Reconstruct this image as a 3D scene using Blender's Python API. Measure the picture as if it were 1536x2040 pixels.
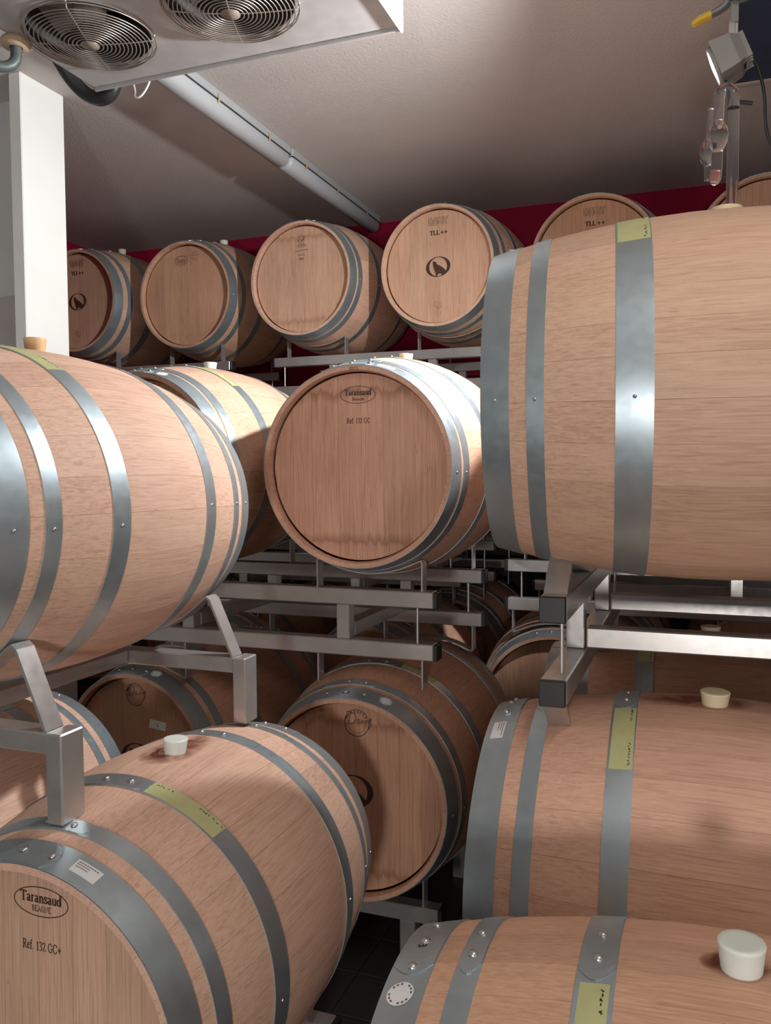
import bpy, bmesh, math, random
from mathutils import Vector, Matrix
rnd = random.Random(7)
for o in list(bpy.data.objects): bpy.data.objects.remove(o)
scene = bpy.context.scene
C = scene.collection
PI = math.pi
ZO = 0.04                     # floor sits 1.54 m below the lens
# ------------------------------------------------------------------ camera
cam = bpy.data.cameras.new('camera'); camo = bpy.data.objects.new('camera', cam); C.objects.link(camo)
cam.sensor_fit = 'HORIZONTAL'; cam.sensor_width = 36.0; cam.lens = 36.0 * 1683.06 / 1536.0
cam.clip_start = 0.05
pitch, roll, yaw = 0.04935, -0.0062, math.radians(20.5)
cp, sp = math.cos(pitch), math.sin(pitch)
fw = Vector((0, cp, -sp)); up0 = Vector((0, sp, cp)); rt0 = Vector((1, 0, 0))
rt = rt0 * math.cos(roll) + up0 * math.sin(roll); up = up0 * math.cos(roll) - rt0 * math.sin(roll)
M = Matrix((rt, up, -fw)).transposed().to_4x4()
camo.matrix_world = Matrix.Translation((0, 0, 1.5 + ZO)) @ Matrix.Rotation(yaw, 4, 'Z') @ M
scene.camera = camo
# ------------------------------------------------------------------ world, light, exposure
scene.view_settings.view_transform = 'Standard'; scene.view_settings.look = 'None'
scene.view_settings.gamma = 1.0; scene.view_settings.use_curve_mapping = False
scene.view_settings.exposure = 0.0
w = bpy.data.worlds.new('world'); scene.world = w; w.use_nodes = True
w.node_tree.nodes['Background'].inputs[0].default_value = (0.75, 0.85, 1.0, 1)
w.node_tree.nodes['Background'].inputs[1].default_value = 0.25
LAMP_POS = Vector((0.022, 2.50, 2.58 + ZO)); LAMP_N = Vector((-0.91, 0.08, -0.36)).normalized()
sl = bpy.data.lights.new('flood_lamp_beam', 'SPOT'); slo = bpy.data.objects.new('flood_lamp_beam', sl); C.objects.link(slo)
sl.energy = 268; sl.color = (0.95, 0.98, 1.0); sl.spot_size = math.radians(136); sl.spot_blend = 0.9; sl.shadow_soft_size = 0.035
slo.location = LAMP_POS + LAMP_N * 0.02
slo.rotation_euler = LAMP_N.to_track_quat('-Z', 'Y').to_euler()
# second work lamp standing low in the aisle behind the camera
WORK_POS = Vector((0.27, -2.35, 1.05)); WORK_N = Vector((-0.10, 0.99, 0.03)).normalized()
wk = bpy.data.lights.new('work_lamp_beam', 'AREA'); wko = bpy.data.objects.new('work_lamp_beam', wk); C.objects.link(wko)
wk.shape = 'RECTANGLE'; wk.size = 0.34; wk.size_y = 0.34; wk.energy = 58; wk.color = (1.0, 0.97, 0.94)
wko.location = WORK_POS + WORK_N * 0.02; wko.rotation_euler = WORK_N.to_track_quat('-Z', 'Y').to_euler()

# ------------------------------------------------------------------ helpers
def link(name, me, mat=None, parent=None, loc=None, rot=None):
    o = bpy.data.objects.new(name, me); C.objects.link(o)
    if mat is not None and me is not None and not me.materials: me.materials.append(mat)
    if parent is not None: o.parent = parent
    if loc is not None: o.location = loc
    if rot is not None: o.rotation_euler = rot
    return o
def empty(name, loc=(0, 0, 0), rot=(0, 0, 0)):
    o = bpy.data.objects.new(name, None); C.objects.link(o); o.location = loc; o.rotation_euler = rot
    o.empty_display_size = 0.05; return o
def tag(o, label=None, cat=None, group=None, kind=None):
    if label: o['label'] = label
    if cat: o['category'] = cat
    if group: o['group'] = group
    if kind: o['kind'] = kind
    return o
def mesh(name, V, F, smooth=False):
    me = bpy.data.meshes.new(name); me.from_pydata([tuple(v) for v in V], [], F); me.validate(); me.update()
    if smooth: me.shade_smooth()
    return me
class MB:
    def __init__(s): s.V = []; s.F = []; s.S = []
    def add(s, V, F, smooth=False):
        b = len(s.V); s.V += [tuple(v) for v in V]; s.F += [tuple(i + b for i in f) for f in F]; s.S += [smooth] * len(F)
    def box(s, x0, x1, y0, y1, z0, z1, bev=0.0, T=None):
        if bev > 0:
            b = min(bev, (x1-x0)/2.01, (y1-y0)/2.01, (z1-z0)/2.01)
            bm = bmesh.new(); bmesh.ops.create_cube(bm, size=1)
            for v in bm.verts: v.co = Vector(((x0+x1)/2 + v.co.x*(x1-x0), (y0+y1)/2 + v.co.y*(y1-y0), (z0+z1)/2 + v.co.z*(z1-z0)))
            bmesh.ops.bevel(bm, geom=list(bm.edges), offset=b, segments=1, affect='EDGES', profile=0.5)
            bm.verts.index_update(); V = [v.co.copy() for v in bm.verts]; F = [[v.index for v in f.verts] for f in bm.faces]; bm.free()
        else:
            V = [Vector((x, y, z)) for x in (x0, x1) for y in (y0, y1) for z in (z0, z1)]
            F = [(0,1,3,2),(4,6,7,5),(0,4,5,1),(2,3,7,6),(0,2,6,4),(1,5,7,3)]
        if T is not None: V = [T @ v for v in V]
        s.add(V, F); return s
    def tube(s, pts, r, n=10, cap=True, closed=False):
        pts = [Vector(p) for p in pts]; N = len(pts); rs = r if isinstance(r, (list, tuple)) else [r]*N
        V = []; nrm = None
        for i, p in enumerate(pts):
            if closed: t = pts[(i+1) % N] - pts[i-1]
            else: t = pts[min(i+1, N-1)] - pts[max(i-1, 0)]
            t.normalize()
            if nrm is None:
                nrm = t.orthogonal().normalized()
            nrm = (nrm - t * nrm.dot(t)).normalized(); b = t.cross(nrm)
            for k in range(n):
                a = 2*PI*k/n; V.append(p + (nrm*math.cos(a) + b*math.sin(a))*rs[i])
        F = []
        for i in range(N if closed else N-1):
            j = (i+1) % N
            for k in range(n):
                k2 = (k+1) % n; F.append((i*n+k, i*n+k2, j*n+k2, j*n+k))
        s.add(V, F, True)
        if cap and not closed:
            s.add(V[:n], [tuple(range(n))[::-1]]); s.add(V[-n:], [tuple(range(n))])
        return s
    def lathe(s, prof, n=32, T=None, smooth=True):           # prof: (r, z) list, around Z
        V = []; F = []
        for r, z in prof:
            for k in range(n):
                a = 2*PI*k/n; V.append(Vector((r*math.cos(a), r*math.sin(a), z)))
        for i in range(len(prof)-1):
            for k in range(n):
                k2 = (k+1) % n; F.append((i*n+k, i*n+k2, (i+1)*n+k2, (i+1)*n+k))
        if T is not None: V = [T @ v for v in V]
        s.add(V, F, smooth); return s
    def ribbon(s, path, hw, th, axis='Y', c=0.0):
        # flat bar bent in the XZ plane: path of (x, z); width 2*hw along Y around c, thickness th
        P = [Vector((x, 0, z)) for x, z in path]; N = len(P); V = []
        for i, p in enumerate(P):
            t0 = (P[i]-P[max(i-1,0)]); t1 = (P[min(i+1,N-1)]-P[i])
            t = (t0.normalized() if t0.length > 1e-9 else t1.normalized()) + (t1.normalized() if t1.length > 1e-9 else t0.normalized())
            t.normalize(); nn = Vector((-t.z, 0, t.x))
            for q, y in ((th/2, -hw), (th/2, hw), (-th/2, hw), (-th/2, -hw)):
                V.append(p + nn*q + Vector((0, c+y, 0)))
        F = []
        for i in range(N-1):
            for k in range(4):
                k2 = (k+1) % 4; F.append((i*4+k, (i+1)*4+k, (i+1)*4+k2, i*4+k2))
        F += [(0,1,2,3), tuple((N-1)*4+k for k in (3,2,1,0))]
        s.add(V, F); return s
    def me(s, name, recalc=True):
        m = bpy.data.meshes.new(name); m.from_pydata(s.V, [], s.F)
        m.polygons.foreach_set('use_smooth', s.S)
        if recalc:
            bm = bmesh.new(); bm.from_mesh(m); bmesh.ops.recalc_face_normals(bm, faces=bm.faces); bm.to_mesh(m); bm.free()
        m.update(); return m

# ------------------------------------------------------------------ materials
def nmat(name):
    m = bpy.data.materials.new(name); m.use_nodes = True; nt = m.node_tree; b = nt.nodes['Principled BSDF']
    return m, nt, b
def N(nt, t, **k):
    n = nt.nodes.new(t)
    for a, v in k.items(): setattr(n, a, v)
    return n
def L(nt, a, b): nt.links.new(a, b)
def plain(name, col, rough=0.5, metal=0.0, noise=0.0, nscale=30.0, bump=0.0, spec=0.5):
    m, nt, b = nmat(name)
    b.inputs['Base Color'].default_value = (*col, 1); b.inputs['Roughness'].default_value = rough; b.inputs['Metallic'].default_value = metal
    b.inputs['Specular IOR Level'].default_value = spec
    if noise > 0 or bump > 0:
        tc = N(nt, 'ShaderNodeTexCoord'); no = N(nt, 'ShaderNodeTexNoise'); no.inputs['Scale'].default_value = nscale; no.inputs['Detail'].default_value = 6
        L(nt, tc.outputs['Object'], no.inputs['Vector'])
        if noise > 0:
            mx = N(nt, 'ShaderNodeMixRGB'); mx.inputs[1].default_value = (*[c*(1-noise) for c in col], 1); mx.inputs[2].default_value = (*[min(1, c*(1+noise)) for c in col], 1)
            L(nt, no.outputs['Fac'], mx.inputs[0]); L(nt, mx.outputs[0], b.inputs['Base Color'])
        if bump > 0:
            bp = N(nt, 'ShaderNodeBump'); bp.inputs['Strength'].default_value = bump; bp.inputs['Distance'].default_value = 0.004
            L(nt, no.outputs['Fac'], bp.inputs['Height']); L(nt, bp.outputs[0], b.inputs['Normal'])
    return m
def wood(name, grain_axis, light, mid, dark, rough=0.62):
    m, nt, b = nmat(name)
    tc = N(nt, 'ShaderNodeTexCoord'); oi = N(nt, 'ShaderNodeObjectInfo')
    off = N(nt, 'ShaderNodeVectorMath', operation='SCALE'); cmb = N(nt, 'ShaderNodeCombineXYZ')
    for i in range(3): L(nt, oi.outputs['Random'], cmb.inputs[i])
    L(nt, cmb.outputs[0], off.inputs[0]); off.inputs['Scale'].default_value = 37.0
    add = N(nt, 'ShaderNodeVectorMath', operation='ADD'); L(nt, tc.outputs['Object'], add.inputs[0]); L(nt, off.outputs[0], add.inputs[1])
    def stretched(across, along):
        mp = N(nt, 'ShaderNodeMapping'); s = [across]*3; s[grain_axis] = along; mp.inputs['Scale'].default_value = s
        L(nt, add.outputs[0], mp.inputs['Vector']); return mp.outputs[0]
    n1 = N(nt, 'ShaderNodeTexNoise'); n1.inputs['Scale'].default_value = 1; n1.inputs['Detail'].default_value = 8; n1.inputs['Roughness'].default_value = 0.62; n1.inputs['Distortion'].default_value = 0.6
    L(nt, stretched(300, 8), n1.inputs['Vector'])
    n2 = N(nt, 'ShaderNodeTexNoise'); n2.inputs['Scale'].default_value = 1; n2.inputs['Detail'].default_value = 4; n2.inputs['Distortion'].default_value = 1.2
    L(nt, stretched(60, 3), n2.inputs['Vector'])
    n3 = N(nt, 'ShaderNodeTexNoise'); n3.inputs['Scale'].default_value = 3.2; n3.inputs['Detail'].default_value = 5
    L(nt, add.outputs[0], n3.inputs['Vector'])
    a1 = N(nt, 'ShaderNodeMath', operation='MULTIPLY_ADD'); L(nt, n1.outputs['Fac'], a1.inputs[0]); a1.inputs[1].default_value = 0.62
    a2 = N(nt, 'ShaderNodeMath', operation='MULTIPLY_ADD'); L(nt, n2.outputs['Fac'], a2.inputs[0]); a2.inputs[1].default_value = 0.7; L(nt, n3.outputs['Fac'], a2.inputs[2])
    sc = N(nt, 'ShaderNodeMath', operation='MULTIPLY'); L(nt, a2.outputs[0], sc.inputs[0]); sc.inputs[1].default_value = 0.23
    L(nt, sc.outputs[0], a1.inputs[2])
    cr = N(nt, 'ShaderNodeValToRGB'); L(nt, a1.outputs[0], cr.inputs[0])
    e = cr.color_ramp.elements; e[0].position = 0.36; e[0].color = (*dark, 1); e[1].position = 0.66; e[1].color = (*light, 1)
    q = cr.color_ramp.elements.new(0.5); q.color = (*mid, 1)
    hs = N(nt, 'ShaderNodeHueSaturation')
    mr = N(nt, 'ShaderNodeMapRange'); L(nt, oi.outputs['Random'], mr.inputs[0]); mr.inputs[3].default_value = 0.92; mr.inputs[4].default_value = 1.06
    L(nt, mr.outputs[0], hs.inputs['Value'])
    mu = N(nt, 'ShaderNodeMath', operation='MULTIPLY'); L(nt, oi.outputs['Random'], mu.inputs[0]); mu.inputs[1].default_value = 7.31
    fr = N(nt, 'ShaderNodeMath', operation='FRACT'); L(nt, mu.outputs[0], fr.inputs[0])
    mr2 = N(nt, 'ShaderNodeMapRange'); L(nt, fr.outputs[0], mr2.inputs[0]); mr2.inputs[3].default_value = 0.496; mr2.inputs[4].default_value = 0.503
    L(nt, mr2.outputs[0], hs.inputs['Hue']); L(nt, cr.outputs[0], hs.inputs['Color'])
    tint = N(nt, 'ShaderNodeMixRGB', blend_type='MULTIPLY'); tint.inputs[0].default_value = 1.0
    L(nt, hs.outputs[0], tint.inputs[1]); L(nt, oi.outputs['Color'], tint.inputs[2])
    # scuffs: short dark flecks along the grain
    n4 = N(nt, 'ShaderNodeTexNoise'); n4.inputs['Scale'].default_value = 1; n4.inputs['Detail'].default_value = 3
    L(nt, stretched(60, 18), n4.inputs['Vector'])
    c4 = N(nt, 'ShaderNodeValToRGB'); c4.color_ramp.elements[0].position = 0.69; c4.color_ramp.elements[1].position = 0.76
    L(nt, n4.outputs['Fac'], c4.inputs[0])
    k4 = N(nt, 'ShaderNodeMath', operation='MULTIPLY'); L(nt, c4.outputs[0], k4.inputs[0]); k4.inputs[1].default_value = 0.3
    fl = N(nt, 'ShaderNodeMixRGB'); L(nt, k4.outputs[0], fl.inputs[0]); L(nt, tint.outputs[0], fl.inputs[1]); fl.inputs[2].default_value = (0.16, 0.09, 0.05, 1)
    colour = fl.outputs[0]
    if grain_axis == 2:
        # dried wine line where the head meets the staves, strength from the object's alpha
        sp_ = N(nt, 'ShaderNodeSeparateXYZ'); L(nt, tc.outputs['Object'], sp_.inputs[0])
        ab = N(nt, 'ShaderNodeMath', operation='ABSOLUTE'); L(nt, sp_.outputs['Z'], ab.inputs[0])
        n5 = N(nt, 'ShaderNodeTexNoise'); n5.inputs['Scale'].default_value = 1; n5.inputs['Detail'].default_value = 5; L(nt, stretched(42, 2), n5.inputs['Vector'])
        w1 = N(nt, 'ShaderNodeMath', operation='MULTIPLY_ADD'); L(nt, n5.outputs['Fac'], w1.inputs[0]); w1.inputs[1].default_value = 0.075; L(nt, ab.outputs[0], w1.inputs[2])
        r5 = N(nt, 'ShaderNodeValToRGB'); L(nt, w1.outputs[0], r5.inputs[0])
        q5 = r5.color_ramp; q5.elements[0].position = 0.235; q5.elements[0].color = (0, 0, 0, 1); q5.elements[1].position = 0.262; q5.elements[1].color = (1, 1, 1, 1)
        z5 = q5.elements.new(0.272); z5.color = (.25, .25, .25, 1); z6 = q5.elements.new(0.30); z6.color = (0, 0, 0, 1)
        m5 = N(nt, 'ShaderNodeMath', operation='MULTIPLY'); L(nt, r5.outputs[0], m5.inputs[0]); L(nt, oi.outputs['Alpha'], m5.inputs[1])
        m6 = N(nt, 'ShaderNodeMath', operation='MULTIPLY'); L(nt, m5.outputs[0], m6.inputs[0]); m6.inputs[1].default_value = 0.55
        x5 = N(nt, 'ShaderNodeMixRGB'); L(nt, m6.outputs[0], x5.inputs[0]); L(nt, colour, x5.inputs[1]); x5.inputs[2].default_value = (0.20, 0.075, 0.04, 1)
        colour = x5.outputs[0]
    L(nt, colour, b.inputs['Base Color']); b.inputs['Roughness'].default_value = rough; b.inputs['Specular IOR Level'].default_value = 0.3
    bp = N(nt, 'ShaderNodeBump'); bp.inputs['Strength'].default_value = 0.25; bp.inputs['Distance'].default_value = 0.0015
    L(nt, n1.outputs['Fac'], bp.inputs['Height']); L(nt, bp.outputs[0], b.inputs['Normal'])
    return m
M_STAVE = wood('oak_stave', 1, (0.69, 0.475, 0.36), (0.595, 0.39, 0.29), (0.455, 0.28, 0.195))
M_HEAD = wood('oak_head', 2, (0.64, 0.435, 0.315), (0.55, 0.355, 0.25), (0.40, 0.245, 0.165))
def steel(name, col, rough, metal, streak_axis=None):
    m, nt, b = nmat(name)
    tc = N(nt, 'ShaderNodeTexCoord'); no = N(nt, 'ShaderNodeTexNoise'); no.inputs['Detail'].default_value = 7; no.inputs['Scale'].default_value = 14
    L(nt, tc.outputs['Object'], no.inputs['Vector'])
    n2 = N(nt, 'ShaderNodeTexNoise'); n2.inputs['Detail'].default_value = 4; n2.inputs['Scale'].default_value = 55
    L(nt, tc.outputs['Object'], n2.inputs['Vector'])
    mx = N(nt, 'ShaderNodeMixRGB'); mx.inputs[1].default_value = (*[c*0.78 for c in col], 1); mx.inputs[2].default_value = (*[min(1, c*1.18) for c in col], 1)
    L(nt, no.outputs['Fac'], mx.inputs[0]); L(nt, mx.outputs[0], b.inputs['Base Color'])
    mr = N(nt, 'ShaderNodeMapRange'); L(nt, n2.outputs['Fac'], mr.inputs[0]); mr.inputs[3].default_value = rough-0.09; mr.inputs[4].default_value = rough+0.1
    L(nt, mr.outputs[0], b.inputs['Roughness']); b.inputs['Metallic'].default_value = metal
    return m
M_HOOP = steel('galvanised_hoop', (0.45, 0.525, 0.56), 0.40, 0.82)
M_RIVET = steel('rivet_steel', (0.60, 0.60, 0.58), 0.3, 0.9)
M_INOX = steel('brushed_stainless', (0.50, 0.475, 0.455), 0.32, 0.68)
M_CAP = plain('black_plastic_cap', (0.012, 0.012, 0.012), 0.45)
M_BRAND = plain('burnt_brand', (0.055, 0.026, 0.016), 0.7)
M_BRAND2 = plain('faint_brand', (0.15, 0.075, 0.045), 0.7)
M_TAPE = plain('yellow_green_tape', (0.46, 0.455, 0.22), 0.6, noise=0.12, nscale=40)
M_INK = plain('black_ink', (0.01, 0.01, 0.01), 0.5)
M_PAPER = plain('white_sticker', (0.74, 0.74, 0.74), 0.5)
M_SIL = plain('white_silicone', (0.72, 0.76, 0.70), 0.45); M_SIL.node_tree.nodes['Principled BSDF'].inputs['Subsurface Weight'].default_value = 0.3
M_SIL.node_tree.nodes['Principled BSDF'].inputs['Subsurface Radius'].default_value = (0.01, 0.01, 0.008)
M_CREAM = plain('cream_silicone', (0.72, 0.62, 0.42), 0.5)
M_TAN = plain('tan_silicone', (0.62, 0.40, 0.20), 0.5)
M_WHITE = plain('white_paint', (0.78, 0.77, 0.73), 0.6, noise=0.04, nscale=8, bump=0.06)
def stain_mat():
    m, nt, b = nmat('wine_stain')
    b.inputs['Base Color'].default_value = (0.20, 0.045, 0.020, 1); b.inputs['Roughness'].default_value = 0.5
    tc = N(nt, 'ShaderNodeTexCoord'); no = N(nt, 'ShaderNodeTexNoise'); no.inputs['Scale'].default_value = 28; no.inputs['Detail'].default_value = 6
    L(nt, tc.outputs['Object'], no.inputs['Vector'])
    at = N(nt, 'ShaderNodeVertexColor'); at.layer_name = 'fade'
    mu = N(nt, 'ShaderNodeMath', operation='MULTIPLY'); L(nt, at.outputs['Color'], mu.inputs[0])
    cr = N(nt, 'ShaderNodeValToRGB'); cr.color_ramp.elements[0].position = 0.30; cr.color_ramp.elements[1].position = 0.56
    L(nt, no.outputs['Fac'], cr.inputs[0]); L(nt, cr.outputs[0], mu.inputs[1])
    k = N(nt, 'ShaderNodeMath', operation='MULTIPLY'); L(nt, mu.outputs[0], k.inputs[0]); k.inputs[1].default_value = 0.85
    L(nt, k.outputs[0], b.inputs['Alpha'])
    return m
M_STAIN = stain_mat()
def plaster(name, col, s=90, bump=0.5):
    m, nt, b = nmat(name)
    tc = N(nt, 'ShaderNodeTexCoord'); n1 = N(nt, 'ShaderNodeTexNoise'); n1.inputs['Scale'].default_value = s; n1.inputs['Detail'].default_value = 5
    n2 = N(nt, 'ShaderNodeTexNoise'); n2.inputs['Scale'].default_value = 1.4; n2.inputs['Detail'].default_value = 4
    L(nt, tc.outputs['Object'], n1.inputs['Vector']); L(nt, tc.outputs['Object'], n2.inputs['Vector'])
    mx = N(nt, 'ShaderNodeMixRGB'); mx.inputs[1].default_value = (*[c*0.9 for c in col], 1); mx.inputs[2].default_value = (*[min(1, c*1.06) for c in col], 1)
    L(nt, n2.outputs['Fac'], mx.inputs[0]); L(nt, mx.outputs[0], b.inputs['Base Color'])
    bp = N(nt, 'ShaderNodeBump'); bp.inputs['Strength'].default_value = bump; bp.inputs['Distance'].default_value = 0.004
    L(nt, n1.outputs['Fac'], bp.inputs['Height']); L(nt, bp.outputs[0], b.inputs['Normal']); b.inputs['Roughness'].default_value = 0.8
    b.inputs['Specular IOR Level'].default_value = 0.2
    return m
M_CEIL = plaster('ceiling_plaster', (0.60, 0.55, 0.52))
M_CRIM = plaster('crimson_wall_paint', (0.30, 0.006, 0.035), 40, 0.15)
M_GREYW = plaster('pale_wall_paint', (0.62, 0.61, 0.60), 40, 0.15)
M_PLANK = plain('grey_painted_plank', (0.46, 0.42, 0.40), 0.6, noise=0.08, nscale=12)
def tile_mat(pattern):
    m, nt, b = nmat('dark_floor_tile' + ('_field' if pattern else ''))
    tc = N(nt, 'ShaderNodeTexCoord')
    if pattern:
        br = N(nt, 'ShaderNodeTexBrick'); br.offset = 0.0; br.inputs['Scale'].default_value = 1.0
        br.inputs['Brick Width'].default_value = 0.2; br.inputs['Row Height'].default_value = 0.2; br.inputs['Mortar Size'].default_value = 0.003
        br.inputs['Color1'].default_value = (0.03, 0.027, 0.026, 1); br.inputs['Color2'].default_value = (0.036, 0.031, 0.03, 1); br.inputs['Mortar'].default_value = (0.07, 0.06, 0.055, 1)
        L(nt, tc.outputs['Object'], br.inputs['Vector']); L(nt, br.outputs['Color'], b.inputs['Base Color'])
    else:
        no = N(nt, 'ShaderNodeTexNoise'); no.inputs['Scale'].default_value = 9; L(nt, tc.outputs['Object'], no.inputs['Vector'])
        mx = N(nt, 'ShaderNodeMixRGB'); mx.inputs[1].default_value = (0.026, 0.023, 0.022, 1); mx.inputs[2].default_value = (0.042, 0.036, 0.034, 1)
        L(nt, no.outputs['Fac'], mx.inputs[0]); L(nt, mx.outputs[0], b.inputs['Base Color'])
    b.inputs['Roughness'].default_value = 0.45
    return m
M_TILE = tile_mat(False); M_TILEF = tile_mat(True)
M_GROUT = plain('floor_grout', (0.07, 0.06, 0.055), 0.8)

# ------------------------------------------------------------------ the room
CEIL = 3.085 + ZO
U0, U1, W0, W1 = -4.1, 2.6, -2.7, 5.15
def slab(name, x0, x1, y0, y1, z0, z1, mat, kind='structure', label=None):
    o = link(name, MB().box(x0, x1, y0, y1, z0, z1).me(name), mat); tag(o, label, None, None, kind); return o
fl = slab('floor', U0, U1, W0-2.5, W1, -0.1, -0.006, M_GROUT, label='dark square tiled cellar floor')
tw = 0.2; gx0 = -0.972 - 4*tw; gy0 = 2.325 - 4*tw
tile_me = MB().box(-tw/2+0.0018, tw/2-0.0018, -tw/2+0.0018, tw/2-0.0018, -0.012, 0.0, 0.0012).me('floor_tile')
nx, ny = 8, 11
for i in range(nx):
    for j in range(ny):
        link('tile', tile_me, M_TILE, fl, (gx0 + (i+0.5)*tw, gy0 + (j+0.5)*tw, 0))
fx0, fx1, fy0, fy1 = gx0, gx0+nx*tw, gy0, gy0+ny*tw
mb = MB()
for (a, b_, c_, d) in ((U0, fx0, W0-2.5, W1), (fx1, U1, W0-2.5, W1), (fx0, fx1, W0-2.5, fy0), (fx0, fx1, fy1, W1)):
    mb.add([(a, c_, 0), (b_, c_, 0), (b_, d, 0), (a, d, 0)], [(0, 1, 2, 3)])
ff = link('tile_field', mb.me('tile_field', False), M_TILEF, fl); ff['kind'] = 'stuff'
slab('ceiling', U0, U1, W0, W1, CEIL, CEIL+0.1, M_CEIL, label='pale rough plaster ceiling')
slab('wall_back', U0, U1, W1, W1+0.1, 0, CEIL, M_CRIM, label='crimson painted wall behind the top row of barrels')
slab('shade_panel', U0, U1, W1-.02, W1, 0, 2.05, plain('painted_wall_shade', (.02, .018, .018), .8), label='dark panel standing in for shade on the lower crimson wall')  # near-black panel added so the rack gaps read as deep shade
slab('wall_far', U0-0.1, U0, 2.9, W1, 0, CEIL, M_CRIM)
slab('wall_right', U1, U1+0.1, W0, W1, 0, CEIL, M_GREYW)
wl = slab('wall_left', U0-0.1, -2.62, 2.9, 2.98, 0, CEIL, M_GREYW, label='pale wall with grey planks on its lower part beside the column')
slab('wall_left_near', -4.2, -4.1, W0, 2.9, 0, CEIL, M_GREYW)
# plank wainscot on the short wall
ptop = 2.30
for i in range(11):
    x1 = -2.625 - i*0.125
    link('plank', MB().box(x1-0.122, x1, 2.885, 2.9, 0.0, ptop, 0.002).me('plank'), M_PLANK, wl)
# wall behind the camera with an open doorway
for nme, a, b_, z0, z1 in (('wall_front_west', U0, -0.65, 0, CEIL), ('wall_front_east', 1.25, U1, 0, CEIL), ('wall_front_lintel', -0.65, 1.25, 2.36, CEIL)):
    slab(nme, a, b_, W0-0.1, W0, z0, z1, M_GREYW)
# white column
col = link('trim_column', MB().box(-2.60, -2.54, 2.70, 2.945, 0, CEIL, 0.004).me('column'), M_WHITE)
tag(col, 'white painted square column beside the top row of barrels', None, None, 'structure')

# ------------------------------------------------------------------ barrels
RB, RH, HL = 0.3585, 0.300, 0.442
def rad(y): return RB - (RB-RH)*(y/HL)**2
def surf(y, phi, off=0.0):
    r = rad(y) + off; return Vector((r*math.sin(phi), y, r*math.cos(phi)))
_stave = {}
def stave_mesh(deg):
    if deg in _stave: return _stave[deg]
    half = math.radians(deg/2 - 0.035); nphi = 3; ys = [-HL + 2*HL*i/12 for i in range(13)]
    V = []; F = []; S = []
    th = 0.022
    def inner(y):
        if abs(y) > HL-0.001: return rad(y) - 0.013
        return rad(y) - th
    ysi = [-HL, -HL+0.016, -HL+0.05, -0.2, 0.2, HL-0.05, HL-0.016, HL]
    def sheet(pts, flip, sm):
        b = len(V)
        for (y, r) in pts:
            for k in range(nphi+1):
                p = -half + 2*half*k/nphi; V.append((r*math.sin(p), y, r*math.cos(p)))
        for i in range(len(pts)-1):
            for k in range(nphi):
                a = b + i*(nphi+1) + k; q = (a, a+1, a+nphi+2, a+nphi+1); F.append(q[::-1] if flip else q); S.append(sm)
    sheet([(y, rad(y)) for y in ys], True, True)
    sheet([(y, inner(y)) for y in ysi], False, True)
    sheet([(-HL, inner(-HL)), (-HL, rad(HL))], True, False); sheet([(HL, rad(HL)), (HL, inner(HL))], True, False)
    for sg in (-1, 1):
        b = len(V); p = sg*half
        for y in ys:
            for r in (rad(y), rad(y)-th+ (0.009 if abs(y) > HL-.001 else 0)): V.append((r*math.sin(p), y, r*math.cos(p)))
        for i in range(12):
            q = (b+2*i, b+2*i+1, b+2*i+3, b+2*i+2); F.append(q if sg < 0 else q[::-1]); S.append(False)
    me = bpy.data.meshes.new('stave'); me.from_pydata(V, [], F); me.polygons.foreach_set('use_smooth', S); me.update(); me.materials.append(M_STAVE)
    _stave[deg] = me; return me
def patch(y0, y1, p0, p1, off, th=0.0012, ny_=4, np_=12, round_end=False):
    # curved plate lying on the barrel surface between axial y0..y1 and angles p0..p1 (degrees)
    V = []; F = []; a0, a1 = math.radians(p0), math.radians(p1)
    for lay in (off+th, off):
        for i in range(ny_+1):
            t = i/ny_; y = y0 + (y1-y0)*t
            e = a1 - (math.radians(3.2)*(2*t-1)**2 if round_end else 0)
            for k in range(np_+1): V.append(surf(y, a0 + (e-a0)*k/np_, lay))
    n1 = np_+1; B0 = (ny_+1)*n1
    for i in range(ny_):
        for k in range(np_):
            a = i*n1+k; F.append((a, a+1, a+n1+1, a+n1)[::-1]); F.append((B0+a, B0+a+1, B0+a+n1+1, B0+a+n1))
    rim = [k for k in range(n1)] + [i*n1+np_ for i in range(1, ny_+1)] + [ny_*n1+k for k in range(np_-1, -1, -1)] + [i*n1 for i in range(ny_-1, 0, -1)]
    for i in range(len(rim)):
        a, b_ = rim[i], rim[(i+1) % len(rim)]; F.append((a, b_, B0+b_, B0+a))
    m = MB(); m.add(V, F); return m
_hoop = {}
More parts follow.
